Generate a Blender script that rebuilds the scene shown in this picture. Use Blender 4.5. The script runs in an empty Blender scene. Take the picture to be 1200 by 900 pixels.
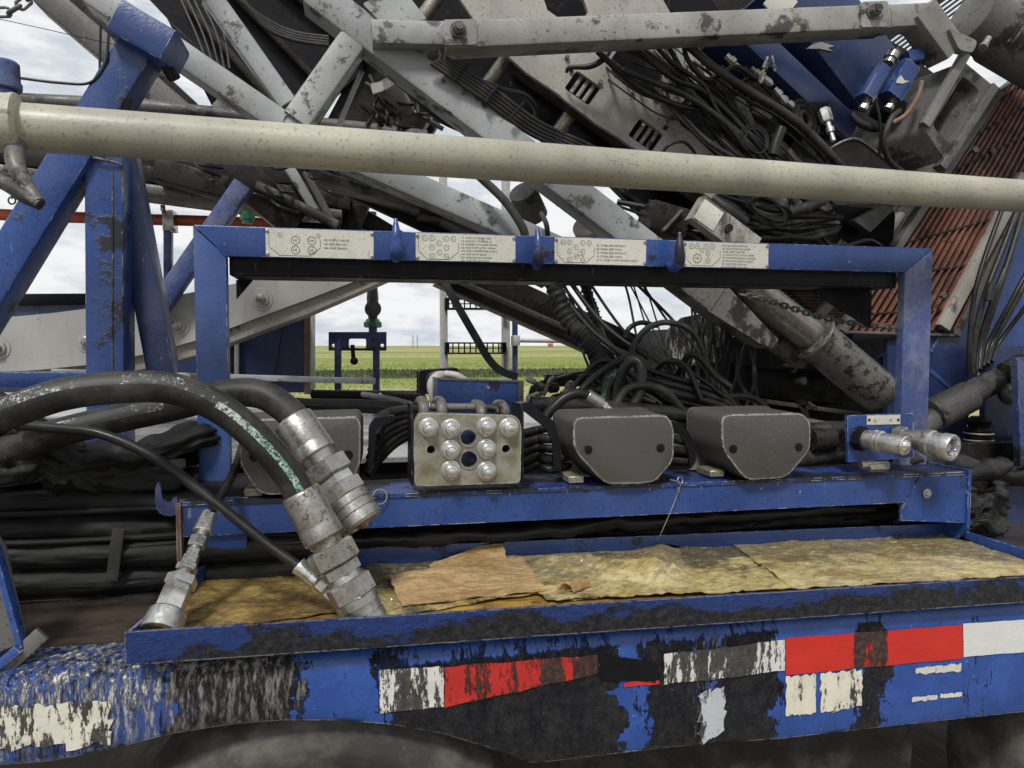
import bpy, math, random
from math import sin, cos, pi, radians, tan, atan2, sqrt
from mathutils import Vector, Matrix, Euler, noise as mnoise
from mathutils.geometry import tessellate_polygon

random.seed(7)
SC = bpy.context.scene
COL = SC.collection
V = Vector
YAX = V((0, 1, 0)); ZAX = V((0, 0, 1)); XAX = V((1, 0, 0))

# ------------------------------------------------------------------ camera
CAM = V((0, 0, 1.65)); F = 860.0
ROT = Euler((radians(87.0), 0, radians(-12.0)), 'XYZ').to_matrix()
cd = bpy.data.cameras.new('camera'); cam = bpy.data.objects.new('camera', cd); COL.objects.link(cam)
cam.location = CAM; cam.rotation_euler = (radians(87.0), 0, radians(-12.0))
cd.sensor_width = 36; cd.lens = 36 * F / 1200; cd.clip_start = 0.05; cd.clip_end = 6000
SC.camera = cam


def ray(px, py):
    return ROT @ V(((px - 600) / F, (450 - py) / F, -1))


def at(px, py, Y):                      # world point seen at a pixel, on the vertical plane y = Y
    d = ray(px, py); return CAM + d * (Y / d.y)


def atz(px, py, z):                     # the same on a horizontal plane
    d = ray(px, py); return CAM + d * ((z - CAM.z) / d.z)


def mpp(px, py, Y):                     # metres per pixel there
    return Y / ray(px, py).y / F


def Xof(px, Y): return at(px, 450, Y).x


# ------------------------------------------------------------------ mesh builder
class MB:
    def __init__(s): s.v = []; s.f = []

    def add(s, vs, fs):
        o = len(s.v); s.v += [V(p) for p in vs]; s.f += [[i + o for i in f] for f in fs]; return s

    def sweep(s, prof, p0, p1, u, v):   # constant profile between two points, capped
        n = len(prof); vs = [p + u * a + v * b for p in (p0, p1) for a, b in prof]
        fs = [[i, (i + 1) % n, n + (i + 1) % n, n + i] for i in range(n)]
        fs += [list(range(n))[::-1], list(range(n, 2 * n))]
        return s.add(vs, fs)

    def beam(s, p0, p1, w, h, up=None, bev=None, seg=2):   # w along u, h along v
        p0 = V(p0); p1 = V(p1); d = (p1 - p0).normalized()
        v = (V(up) if up is not None else YAX)
        if abs(v.normalized().dot(d)) > .98: v = ZAX if abs(d.z) < .9 else XAX
        v = (v - d * v.dot(d)).normalized(); u = d.cross(v).normalized()
        b = min(w, h) * .12 if bev is None else bev
        pr = []
        for cx, cy, a0 in ((w / 2 - b, h / 2 - b, 0), (-w / 2 + b, h / 2 - b, pi / 2), (-w / 2 + b, -h / 2 + b, pi), (w / 2 - b, -h / 2 + b, 3 * pi / 2)):
            for k in range(seg + 1):
                a = a0 + pi / 2 * k / seg; pr.append((cx + b * cos(a), cy + b * sin(a)))
        return s.sweep(pr, p0, p1, u, v)

    def box(s, c, sx, sy, sz, bev=.003, rz=0, seg=1):
        c = V(c); R = Matrix.Rotation(rz, 3, 'Z'); ax = [R @ XAX, R @ YAX, ZAX]
        # chamfered box: rounded-rectangle sweep with inset caps
        b = min(bev, sx * .45, sy * .45, sz * .45)
        ring = lambda i: [(x, y) for x, y in ((sx / 2 - i, sy / 2 - b), (sx / 2 - b, sy / 2 - i), (-sx / 2 + b, sy / 2 - i), (-sx / 2 + i, sy / 2 - b),
                          (-sx / 2 + i, -sy / 2 + b), (-sx / 2 + b, -sy / 2 + i), (sx / 2 - b, -sy / 2 + i), (sx / 2 - i, -sy / 2 + b))]
        lv = [(-sz / 2, b), (-sz / 2 + b, 0), (sz / 2 - b, 0), (sz / 2, b)]
        vs = []
        for z, i in lv:
            for x, y in ring(i): vs.append(c + ax[0] * x + ax[1] * y + ax[2] * z)
        fs = []
        for k in range(3):
            for i in range(8): fs.append([k * 8 + i, k * 8 + (i + 1) % 8, (k + 1) * 8 + (i + 1) % 8, (k + 1) * 8 + i])
        fs += [list(range(8))[::-1], list(range(24, 32))]
        return s.add(vs, fs)

    def plate(s, pts, n, th, holes=()):     # polygon of 3D points (planar), extruded by th along n, with holes
        n = V(n).normalized(); loops = [[V(p) for p in pts]] + [[V(p) for p in h] for h in holes]
        flat = [p for l in loops for p in l]; N = len(flat)
        if len(loops) == 1 : tris = [list(range(N))]
        else:
            from mathutils.geometry import delaunay_2d_cdt
            u = (flat[1] - flat[0]).normalized(); w = n.cross(u).normalized(); o_ = flat[0]; ed = []; k = 0
            for l in loops: m = len(l); ed += [(k + i, k + (i + 1) % m) for i in range(m)]; k += m
            r = delaunay_2d_cdt([V(((p - o_).dot(u), (p - o_).dot(w))) for p in flat], ed, [], 1, 1e-6)
            P2 = [((p - o_).dot(u), (p - o_).dot(w)) for p in flat]; back = {i: (src[0] if src else 0) for i, src in enumerate(r[3])}
            def inside(q, l):
                c = False
                for i in range(len(l)):
                    (x0, y0), (x1, y1) = l[i - 1], l[i]
                    if (y0 > q[1]) != (y1 > q[1]) and q[0] < (x1 - x0) * (q[1] - y0) / (y1 - y0) + x0: c = not c
                return c
            H2 = []; k = len(loops[0])
            for l in loops[1:]: H2.append(P2[k:k + len(l)]); k += len(l)
            tris = []
            for f in r[2]:
                g = [back[i] for i in f]; q = (sum(P2[i][0] for i in g) / 3, sum(P2[i][1] for i in g) / 3)
                if inside(q, P2[:len(loops[0])]) and not any(inside(q, h) for h in H2): tris.append(g)
        vs = flat + [p + n * th for p in flat]; fs = [t for t in tris] + [[i + N for i in reversed(t)] for t in tris]
        o = 0
        for l in loops:
            m = len(l)
            for i in range(m): fs.append([o + i, o + i + N, o + (i + 1) % m + N, o + (i + 1) % m])
            o += m
        return s.add(vs, fs)

    def tube(s, pts, r, seg=10, sub=6, smooth=True, caps=True):
        P, Rr = spline(pts, r, sub) if smooth and len(pts) > 2 else ([V(p) for p in pts], r if isinstance(r, (list, tuple)) else [r] * len(pts))
        vs = []; T0 = (P[1] - P[0]).normalized()
        u = T0.cross(ZAX if abs(T0.z) < .9 else XAX).normalized()
        for i, p in enumerate(P):
            a = P[max(i - 1, 0)]; b = P[min(i + 1, len(P) - 1)]; t = (b - a).normalized() if (b - a).length > 1e-9 else T0
            u = (u - t * u.dot(t)).normalized(); w = t.cross(u)
            for k in range(seg): vs.append(p + (u * cos(2 * pi * k / seg) + w * sin(2 * pi * k / seg)) * Rr[i])
        fs = []
        for i in range(len(P) - 1):
            for k in range(seg): fs.append([i * seg + k, i * seg + (k + 1) % seg, (i + 1) * seg + (k + 1) % seg, (i + 1) * seg + k])
        if caps: fs += [list(range(seg))[::-1], list(range((len(P) - 1) * seg, len(P) * seg))]
        return s.add(vs, fs)

    def lathe(s, p0, d, prof, seg=24, ph=0.3, up=None):      # prof: (distance along d, radius)
        p0 = V(p0); d = V(d).normalized(); u = d.cross(ZAX if abs(d.z) < .9 else XAX).normalized(); w = d.cross(u)
        vs = []; fs = []
        for t, r in prof:
            for k in range(seg):
                a = 2 * pi * k / seg + ph; vs.append(p0 + d * t + (u * cos(a) + w * sin(a)) * r)
        n = len(prof)
        for i in range(n - 1):
            for k in range(seg): fs.append([i * seg + k, i * seg + (k + 1) % seg, (i + 1) * seg + (k + 1) % seg, (i + 1) * seg + k])
        fs += [list(range(seg))[::-1], list(range((n - 1) * seg, n * seg))]
        return s.add(vs, fs)

    def hexnut(s, p0, d, L, r, ph=.2):
        return s.lathe(p0, d, [(0, r * .88), (L * .1, r), (L * .9, r), (L, r * .88)], 6, ph)

    def cyl(s, p0, p1, r, seg=20, bev=.1):
        p0 = V(p0); p1 = V(p1); L = (p1 - p0).length; b = min(r * bev, L * .3)
        return s.lathe(p0, p1 - p0, [(0, r - b), (b, r), (L - b, r), (L, r - b)], seg)

    def torus(s, c, n, R, r, seg=20, rs=8, a0=0, a1=2 * pi):
        n = V(n).normalized(); u = n.cross(ZAX if abs(n.z) < .9 else XAX).normalized(); w = n.cross(u); full = abs(a1 - a0 - 2 * pi) < 1e-6
        m = seg if full else seg + 1; vs = []; fs = []
        for i in range(m):
            a = a0 + (a1 - a0) * i / seg; dd = u * cos(a) + w * sin(a)
            for k in range(rs):
                b = 2 * pi * k / rs; vs.append(V(c) + dd * (R + r * cos(b)) + n * r * sin(b))
        for i in range(seg):
            j = (i + 1) % m
            for k in range(rs): fs.append([i * rs + k, j * rs + k, j * rs + (k + 1) % rs, i * rs + (k + 1) % rs])
        return s.add(vs, fs)

    def sphere(s, c, r, sx=1, sy=1, sz=1, seg=16, rings=10):
        vs = [V(c) + V((0, 0, r * sz))]; fs = []
        for i in range(1, rings):
            a = pi * i / rings
            for k in range(seg): vs.append(V(c) + V((r * sx * sin(a) * cos(2 * pi * k / seg), r * sy * sin(a) * sin(2 * pi * k / seg), r * sz * cos(a))))
        vs.append(V(c) - V((0, 0, r * sz))); L = len(vs) - 1
        for k in range(seg): fs.append([0, 1 + k, 1 + (k + 1) % seg]); fs.append([L, L - seg + (k + 1) % seg, L - seg + k])
        for i in range(rings - 2):
            for k in range(seg): fs.append([1 + i * seg + k, 1 + (i + 1) * seg + k, 1 + (i + 1) * seg + (k + 1) % seg, 1 + i * seg + (k + 1) % seg])
        return s.add(vs, fs)

    def grid(s, fn, nu, nv, th=0, tdir=(0, 0, -1)):
        vs = [fn(i / nu, j / nv) for j in range(nv + 1) for i in range(nu + 1)]; W = nu + 1
        fs = [[j * W + i, j * W + i + 1, (j + 1) * W + i + 1, (j + 1) * W + i] for j in range(nv) for i in range(nu)]
        if th:
            n = len(vs); td = V(tdir).normalized() * th; vs += [p + td for p in vs]; fs += [[k + n for k in reversed(f)] for f in fs]
            bd = list(range(nu)) + [j * W + nu for j in range(nv)] + [nv * W + i for i in range(nu, 0, -1)] + [j * W for j in range(nv, 0, -1)]
            for a, b in zip(bd, bd[1:] + bd[:1]): fs.append([a, a + n, b + n, b])
        return s.add(vs, fs)

    def build(s, name, mat, parent=None, label=None, cat=None, group=None, kind=None, sharp=38, loc=None, flip=True):
        lo = V([min(p[i] for p in s.v) for i in range(3)]); hi = V([max(p[i] for p in s.v) for i in range(3)])
        root = parent
        while root is not None and root.parent is not None: root = root.parent
        org = ORIG[root.name] if root is not None else (V(loc) if loc is not None else V(((lo.x + hi.x) / 2, (lo.y + hi.y) / 2, lo.z)))
        me = bpy.data.meshes.new(name); me.from_pydata([p - org for p in s.v], [], s.f)
        if flip:
            import bmesh
            bm = bmesh.new(); bm.from_mesh(me); bmesh.ops.recalc_face_normals(bm, faces=bm.faces); bm.to_mesh(me); bm.free()
        me.polygons.foreach_set('use_smooth', [True] * len(me.polygons)); me.set_sharp_from_angle(angle=radians(sharp))
        me.materials.append(mat)
        o = bpy.data.objects.new(name, me); COL.objects.link(o)
        if parent is not None: o.parent = parent
        else: o.location = org; ORIG[o.name] = org
        tag(o, label, cat, group, kind); return o


ORIG = {}


def tag(o, label=None, cat=None, group=None, kind=None):
    if label: o['label'] = label
    if cat: o['category'] = cat
    if group: o['group'] = group
    if kind: o['kind'] = kind


def thing(name, label, cat, loc, group=None):
    o = bpy.data.objects.new(name, None); COL.objects.link(o); o.location = V(loc); o.empty_display_size = .1
    ORIG[o.name] = V(loc); tag(o, label, cat, group); return o


def spline(pts, r, sub):
    P = [V(p) for p in pts]; n = len(P); R = list(r) if isinstance(r, (list, tuple)) else [r] * n
    out = []; ro = []
    for i in range(n - 1):
        p0 = P[i - 1] if i else P[0] * 2 - P[1]; p1 = P[i]; p2 = P[i + 1]; p3 = P[i + 2] if i + 2 < n else P[-1] * 2 - P[-2]
        for k in range(sub):
            t = k / sub; t2 = t * t; t3 = t2 * t
            out.append(.5 * ((2 * p1) + (p2 - p0) * t + (2 * p0 - 5 * p1 + 4 * p2 - p3) * t2 + (3 * p1 - p0 - 3 * p2 + p3) * t3)); ro.append(R[i] * (1 - t) + R[i + 1] * t)
    out.append(P[-1]); ro.append(R[-1]); return out, ro


def pbeam(mb, a, b, Y, wpx, h, Y1=None, bev=None):     # straight member whose near face runs between two seen points
    Y1 = Y if Y1 is None else Y1
    p0 = at(a[0], a[1], Y); p1 = at(b[0], b[1], Y1); m = mpp((a[0] + b[0]) / 2, (a[1] + b[1]) / 2, (Y + Y1) / 2)
    return mb.beam(p0 + YAX * h / 2, p1 + YAX * h / 2, wpx * m, h, YAX, bev)


def pplate(mb, pts, Y, th, holes=()):
    return mb.plate([at(x, y, Y) for x, y in pts], YAX, th, [[at(x, y, Y) for x, y in h] for h in holes])


def rounded(pts, r, seg=4):     # round the corners of a 2D polygon
    n = len(pts); out = []
    for i in range(n):
        p = V(pts[i]).to_2d(); a = V(pts[i - 1]).to_2d(); b = V(pts[(i + 1) % n]).to_2d()
        da = (a - p); db = (b - p); rr = min(r, da.length * .45, db.length * .45); A = p + da.normalized() * rr; B = p + db.normalized() * rr
        for k in range(seg + 1):
            t = k / seg; q = A * (1 - t) ** 2 + p * 2 * t * (1 - t) + B * t * t; out.append((q.x, q.y))
    return out


def circ(cx, cy, r, n=20, ry=None): return [(cx + r * cos(2 * pi * k / n), cy + (ry or r) * sin(2 * pi * k / n)) for k in range(n)]


def fbm(p, o=4): return mnoise.fractal(V(p), 1.0, 2.0, o)


def text_mesh(mb, body, origin, size, u=XAX, v=ZAX, n=-YAX, off=.0006):
    c = bpy.data.curves.new('t', 'FONT'); c.body = body; c.size = size; c.resolution_u = 2
    o = bpy.data.objects.new('t', c); COL.objects.link(o)
    dg = bpy.context.evaluated_depsgraph_get(); me = bpy.data.meshes.new_from_object(o.evaluated_get(dg))
    mb.add([V(origin) + u * p.co.x + v * p.co.y + n * off for p in me.vertices], [list(f.vertices) for f in me.polygons])
    bpy.data.objects.remove(o); bpy.data.meshes.remove(me); bpy.data.curves.remove(c)
# ------------------------------------------------------------------ materials
class NT:
    def __init__(s, name):
        s.m = bpy.data.materials.new(name); s.m.use_nodes = True; s.t = s.m.node_tree; s.t.nodes.clear(); s.n = s.t.nodes
        s.geo = s.n.new('ShaderNodeNewGeometry'); s.pos = s.geo.outputs['Position']
        s.out = s.n.new('ShaderNodeOutputMaterial'); s.b = s.n.new('ShaderNodeBsdfPrincipled'); s.link(s.b.outputs[0], s.out.inputs[0])

    def link(s, a, b): s.t.links.new(a, b)

    def put(s, sock, val):
        if hasattr(val, 'node'): s.link(val, sock)
        elif isinstance(val, tuple) and sock.type == 'RGBA': sock.default_value = (*val[:3], 1)
        else: sock.default_value = val

    def noise(s, scale=10, detail=4, rough=.6, stretch=None, rot=None, dist=0, off=0):
        c = s.pos
        if stretch or rot or off:
            mp = s.n.new('ShaderNodeMapping'); s.link(c, mp.inputs[0]); mp.inputs['Scale'].default_value = stretch or (1, 1, 1)
            if rot: mp.inputs['Rotation'].default_value = rot
            if off: mp.inputs['Location'].default_value = (off, off * .7, off * 1.3)
            c = mp.outputs[0]
        x = s.n.new('ShaderNodeTexNoise'); s.link(c, x.inputs['Vector']); x.inputs['Scale'].default_value = scale
        x.inputs['Detail'].default_value = detail; x.inputs['Roughness'].default_value = rough; x.inputs['Distortion'].default_value = dist
        return x.outputs['Fac']

    def vor(s, scale, feature='F1'):
        x = s.n.new('ShaderNodeTexVoronoi'); s.link(s.pos, x.inputs['Vector']); x.inputs['Scale'].default_value = scale; x.feature = feature
        return x.outputs['Distance']

    def rng(s, f, a, b, lo=0, hi=1):     # smooth map from [a,b] to [lo,hi]
        x = s.n.new('ShaderNodeMapRange'); x.interpolation_type = 'SMOOTHSTEP'
        s.put(x.inputs['Value'], f); s.put(x.inputs['From Min'], a); s.put(x.inputs['From Max'], b); x.inputs['To Min'].default_value = lo; x.inputs['To Max'].default_value = hi
        return x.outputs[0]

    def math(s, op, a, b=0.0, c=None):
        x = s.n.new('ShaderNodeMath'); x.operation = op; s.put(x.inputs[0], a); s.put(x.inputs[1], b)
        if c is not None: s.put(x.inputs[2], c)
        return x.outputs[0]

    def mix(s, f, a, b):
        x = s.n.new('ShaderNodeMix'); x.data_type = 'RGBA'; s.put(x.inputs[0], f); s.put(x.inputs[6], a); s.put(x.inputs[7], b); return x.outputs[2]

    def fmix(s, f, a, b):
        x = s.n.new('ShaderNodeMix'); x.data_type = 'FLOAT'; s.put(x.inputs[0], f); s.put(x.inputs[2], a); s.put(x.inputs[3], b); return x.outputs[0]

    def axis(s, i):
        x = s.n.new('ShaderNodeSeparateXYZ'); s.link(s.pos, x.inputs[0]); return x.outputs[i]

    def ramp_axis(s, i, stops, jit=None):          # piecewise linear function of a world coordinate
        a, b = stops[0][0], stops[-1][0]; q = s.axis(i) if jit is None else s.math('ADD', s.axis(i), jit); f = s.math('DIVIDE', s.math('SUBTRACT', q, a), b - a)
        x = s.n.new('ShaderNodeValToRGB'); s.link(f, x.inputs[0]); e = x.color_ramp.elements
        while len(e) > 1: e.remove(e[-1])
        for k, (p, v) in enumerate(stops):
            q = e[0] if k == 0 else e.new((p - a) / (b - a)); q.position = (p - a) / (b - a); q.color = (v, v, v, 1)
        return x.outputs[0]

    def edge(s, rad=.006, a=.02, b=.12):
        x = s.n.new('ShaderNodeBevel'); x.samples = 4; x.inputs['Radius'].default_value = rad
        d = s.n.new('ShaderNodeVectorMath'); d.operation = 'DOT_PRODUCT'; s.link(x.outputs[0], d.inputs[0]); s.link(s.geo.outputs['Normal'], d.inputs[1])
        return s.rng(s.math('SUBTRACT', 1.0, d.outputs['Value']), a, b)

    def fin(s, col, rough, bump=None, strength=.3, dist=.002, metal=0, spec=None, normal=None):
        s.put(s.b.inputs['Base Color'], col); s.put(s.b.inputs['Roughness'], rough); s.put(s.b.inputs['Metallic'], metal)
        if spec is not None: s.put(s.b.inputs['Specular IOR Level'], spec)
        if bump is not None:
            x = s.n.new('ShaderNodeBump'); s.link(bump, x.inputs['Height']); x.inputs['Strength'].default_value = strength; x.inputs['Distance'].default_value = dist
            s.link(x.outputs[0], s.b.inputs['Normal'])
        return s.m


GREASE = (.009, .008, .007)


def paint(name, base, dirt=.3, speck=.15, wear=.5, wearcol=(.5, .48, .45), rough=.4, dirtcol=GREASE, stretch=None, rot=None, dscale=5, var=.3, metal=0, chips=0, chipcol=(.06, .045, .035), speckscale=90, dust=0, spec=None):
    n = NT(name)
    big = n.noise(2.3, 3, .6); col = n.mix(n.rng(big, .3, .7), tuple(c * (1 - var) for c in base), tuple(min(c * (1 + var * .6), .9) for c in base))
    mid = n.noise(14, 6, .7, stretch, rot, off=3.1); col = n.mix(n.math('MULTIPLY', n.rng(mid, .52, .75), .35), col, tuple(c * .45 for c in base))
    if dust: col = n.mix(n.math('MULTIPLY', n.rng(n.noise(6, 6, .7, off=9), .4, .75), dust), col, (.33, .31, .28))
    fine = n.noise(speckscale, 4, .7, off=1.7)
    col = n.mix(n.math('MULTIPLY', n.rng(fine, .72 - speck * .5, .80 - speck * .4), .75), col, dirtcol)
    d1 = n.noise(dscale, 9, .68, stretch, rot); th = .76 - dirt * .50
    dm = n.rng(d1, th, th + .07); col = n.mix(n.math('MULTIPLY', dm, .93), col, dirtcol)
    r = n.fmix(dm, n.fmix(n.rng(mid, .35, .7), rough * .8, rough * 1.3), .5)
    if chips:
        cm = n.rng(n.noise(26, 7, .72, off=5.5), .70 - chips * .3, .72 - chips * .3); col = n.mix(cm, col, chipcol)
    if wear:
        em = n.math('MULTIPLY', n.edge(.0045), n.rng(n.noise(17, 9, .75, off=7), .64 - wear * .22, .69 - wear * .22)); col = n.mix(em, col, wearcol)
    sc = n.rng(n.noise(5, 7, .78, (9, 1, 1.2), (0, .7, 0), off=12), .655, .675); col = n.mix(n.math('MULTIPLY', sc, .45), col, wearcol)
    h = n.math('ADD', n.math('MULTIPLY', dm, .8), n.math('ADD', n.math('MULTIPLY', fine, .45), n.math('MULTIPLY', mid, .7)))
    return n.fin(col, r, h, .45, .004, metal, spec)


def rubber(name, base=.018, dusty=.25, rough=.42, mark=None, axisname=None):
    n = NT(name); a = n.noise(9, 6, .7); f = n.noise(160, 3, .7, off=2)
    col = n.mix(n.math('MULTIPLY', n.rng(a, .42, .75), dusty), (base, base, base * .97), (.16, .15, .135))
    col = n.mix(n.math('MULTIPLY', n.rng(f, .55, .75), dusty * .6), col, (.2, .19, .17))
    if mark:
        m = n.math('MULTIPLY', n.rng(n.noise(70, 5, .75, (1, 1, 1), off=4), .48, .56), n.rng(n.noise(4, 3, .5, off=6), .44, .6)); col = n.mix(m, col, mark)
    return n.fin(col, n.fmix(n.rng(a, .3, .7), rough * .8, rough * 1.4), n.math('ADD', f, a), .25, .0015, spec=.28)


def metal(name, base=(.55, .54, .52), rough=.32, dirt=.25, rust=0, ml=.85, dcol=(.03, .027, .022)):
    n = NT(name); a = n.noise(30, 6, .7); b = n.noise(110, 4, .7, off=2)
    col = n.mix(n.rng(a, .35, .7), tuple(c * .7 for c in base), base)
    dm = n.rng(n.noise(75, 6, .7, off=5), .68 - dirt * .3, .80 - dirt * .3); col = n.mix(n.math('MULTIPLY', dm, .9), col, dcol)
    ml2 = n.fmix(dm, ml, .1)
    if rust:
        rm = n.rng(n.noise(55, 7, .75, off=8), .64 - rust * .3, .7 - rust * .3); col = n.mix(rm, col, (.085, .048, .030)); ml2 = n.fmix(rm, ml2, 0.0)
    em = n.math('MULTIPLY', n.edge(.002), .5); col = n.mix(em, col, (.75, .74, .72))
    return n.fin(col, n.fmix(n.rng(b, .3, .7), rough * .7, rough * 1.6), n.math('ADD', b, n.math('MULTIPLY', dm, .8)), .25, .0012, ml2)


M = {}
BLUE = (.020, .056, .205)
M['blue'] = paint('blue_paint', BLUE, dirt=.40, speck=.32, wear=.55, rough=.32, dscale=6, dust=.06)
M['blue_clean'] = paint('blue_paint_clean', BLUE, dirt=.32, speck=.30, wear=.6, rough=.30, dscale=7, chips=.06, chipcol=(.35, .36, .38), dust=.05)
M['blue_greasy'] = paint('blue_paint_greasy', BLUE, dirt=.46, speck=.4, wear=.55, rough=.38, dscale=9, dust=.08)
M['blue_dull'] = paint('blue_paint_dull', (.032, .052, .165), dirt=.42, speck=.35, wear=.35, rough=.45, dscale=5, dust=.25)
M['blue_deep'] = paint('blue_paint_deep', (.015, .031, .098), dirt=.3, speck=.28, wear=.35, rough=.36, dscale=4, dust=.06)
M['blue_frame_left'] = paint('blue_frame_left', (.029, .072, .235), dirt=.22, speck=.25, wear=.6, rough=.42, dscale=6, dust=.12, chips=.04, chipcol=(.4, .3, .25))
M['blue_frame_right'] = paint('blue_frame_right', (.046, .072, .20), dirt=.28, speck=.3, wear=.55, wearcol=(.25, .23, .2), rough=.5, dscale=5, dust=.6)
M['blue_oily'] = paint('blue_oily_flange', (.025, .055, .22), dirt=.62, speck=.4, wear=.6, rough=.32, dscale=5)
M['silver'] = paint('silver_paint', (.275, .282, .28), dirt=.44, speck=.22, wear=.45, wearcol=(.1, .09, .08), rough=.40, dscale=8, var=.42, chips=.24, chipcol=(.10, .095, .085), dirtcol=(.035, .032, .028))
M['silver_chipped'] = paint('silver_paint_chipped', (.29, .293, .283), dirt=.38, speck=.2, wear=.6, wearcol=(.08, .06, .05), rough=.45, dscale=9, var=.35, chips=.42, chipcol=(.04, .035, .03), dirtcol=(.06, .05, .04))
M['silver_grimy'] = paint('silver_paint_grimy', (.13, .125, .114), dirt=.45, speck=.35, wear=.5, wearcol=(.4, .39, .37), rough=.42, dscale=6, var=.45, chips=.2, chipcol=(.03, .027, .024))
M['silver_dirty'] = paint('silver_paint_dirty', (.26, .25, .226), dirt=.44, speck=.28, wear=.5, wearcol=(.08, .05, .035), rough=.46, dscale=7, var=.45, chips=.24, chipcol=(.10, .075, .055), dirtcol=(.028, .025, .021))
M['silver_warm'] = paint('silver_paint_stained', (.315, .295, .26), dirt=.40, speck=.30, wear=.4, wearcol=(.09, .075, .06), rough=.5, dscale=4, var=.3, chips=.08, dirtcol=(.06, .045, .032), stretch=(1, 1, .4))
M['dark_steel'] = paint('shade_dark_greasy_steel', (.020, .018, .016), dirt=.5, speck=.35, wear=.35, wearcol=(.2, .19, .18), rough=.42, dscale=8, var=.6, dust=.05, spec=.15)  # base darkened for the shadowed mast interior, greasy steel elsewhere
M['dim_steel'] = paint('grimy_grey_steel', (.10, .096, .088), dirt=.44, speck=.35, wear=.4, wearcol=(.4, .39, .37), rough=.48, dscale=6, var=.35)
M['black_paint_and_shade'] = paint('black_paint_and_shade', (.008, .008, .010), dirt=.3, speck=.2, wear=.35, wearcol=(.2, .19, .18), rough=.42, dust=.01, spec=.12)  # real black paint, also painted shade on the inner walls and crossbar channel
M['white_plate'] = paint('white_plate', (.54, .525, .46), dirt=.24, speck=.30, wear=.5, wearcol=(.25, .23, .2), rough=.45, dscale=11, var=.14, dirtcol=(.1, .085, .06), speckscale=160)
M['arm_rim'] = paint('arm_rim_paint', (.25, .225, .19), dirt=.35, speck=.35, wear=.4, wearcol=(.1, .07, .05), rough=.5, dscale=8, var=.3, dirtcol=(.07, .055, .04))
M['arm_white'] = paint('arm_offwhite_paint', (.34, .333, .31), dirt=.28, speck=.16, wear=.5, wearcol=(.16, .1, .06), rough=.46, dscale=6, var=.16, chips=.12, chipcol=(.07, .04, .025), dirtcol=(.1, .085, .07), stretch=(1, 1, .25))
M['barrel'] = paint('worn_cylinder_barrel', (.13, .12, .105), dirt=.48, speck=.4, wear=.5, rough=.34, dscale=22, var=.4, chips=.16, chipcol=(.015, .013, .011))
M['beige'] = paint('beige_pipe_paint', (.335, .318, .25), dirt=.30, speck=.34, wear=.2, wearcol=(.2, .17, .13), rough=.45, dscale=16, var=.30, chips=.06, chipcol=(.13, .10, .06), stretch=(.10, 1, 1), dust=.2, dirtcol=(.17, .14, .095))
M['cover_grey'] = None
M['rubber'] = rubber('black_rubber', .008, .12, .34)
M['rubber_dusty'] = rubber('dusty_rubber', .013, .26, .40)
M['rubber_clean'] = rubber('clean_rubber', .012, .12, .36)
M['rubber_green'] = rubber('rubber_with_worn_lettering', .018, .30, .42, (.28, .42, .33))
M['zinc'] = metal('zinc_plated_steel', (.58, .58, .56), .30, .18)
M['zinc_dirty'] = metal('dirty_zinc_steel', (.41, .397, .365), .30, .36, .08)
M['zinc_rusty'] = metal('rusty_zinc_steel', (.38, .36, .325), .34, .32, .40)
M['bright'] = metal('bright_steel', (.72, .71, .68), .22, .12)
M['rod'] = metal('oily_rod_steel', (.32, .29, .25), .3, .35, .1)
M['pin'] = metal('pin_steel', (.40, .37, .31), .35, .3)
M['ladder'] = metal('aluminium', (.52, .51, .49), .5, .2, 0, .4)
M['ink'] = NT('black_lettering').fin((.03, .028, .025), .6)
M['red_pipe'] = paint('red_oxide_paint', (.38, .075, .035), dirt=.15, speck=.2, wear=.2, rough=.5, var=.25)
M['green'] = paint('green_paint', (.04, .21, .12), dirt=.25, speck=.25, wear=.4, rough=.4)
M['rust_grate'] = paint('red_oxide_grating', (.150, .056, .034), dirt=.38, speck=.4, wear=.3, wearcol=(.3, .2, .15), rough=.6, dscale=13, var=.55, dust=.1)
M['rusty'] = paint('rusty_edge', (.22, .13, .09), dirt=.3, speck=.3, rough=.7, var=.4)
M['white_pipe'] = paint('white_plastic', (.42, .41, .38), dirt=.2, speck=.1, wear=0, rough=.4)


def m_cover():
    n = NT('speckled_grey_cover'); s = n.noise(520, 2, .6); a = n.noise(8, 5, .7, off=3)
    col = n.mix(n.rng(s, .45, .68), (.040, .0385, .035), (.112, .108, .098)); col = n.mix(n.math('MULTIPLY', n.rng(a, .5, .75), .4), col, (.03, .029, .026))
    sc = n.rng(n.noise(30, 6, .75, (1, 1, 2.5), off=7), .66, .69); col = n.mix(n.math('MULTIPLY', sc, .4), col, (.34, .33, .3))
    em = n.math('MULTIPLY', n.edge(.006, .02, .10), n.rng(n.noise(40, 4, .7, off=2), .30, .48)); col = n.mix(em, col, (.62, .61, .57))
    return n.fin(col, .55, s, .3, .0012)


M['cover_grey'] = m_cover()


def m_valveplate():
    n = NT('yellowed_zinc_plate'); a = n.noise(16, 7, .7); s = n.noise(120, 4, .7, off=2)
    col = n.mix(n.rng(a, .35, .68), (.165, .148, .096), (.29, .272, .22)); col = n.mix(n.rng(n.noise(9, 6, .7, off=4), .58, .66), col, (.22, .19, .09))
    col = n.mix(n.rng(n.noise(24, 8, .72, off=9), .66, .69), col, (.03, .026, .02)); col = n.mix(n.math('MULTIPLY', n.rng(s, .6, .75), .5), col, (.12, .1, .07))
    em = n.math('MULTIPLY', n.edge(.004), n.rng(n.noise(50, 4, .7), .45, .55)); col = n.mix(em, col, (.7, .68, .6))
    return n.fin(col, n.rng(a, .3, .7, .3, .55), s, .25, .0012, .35)


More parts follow.
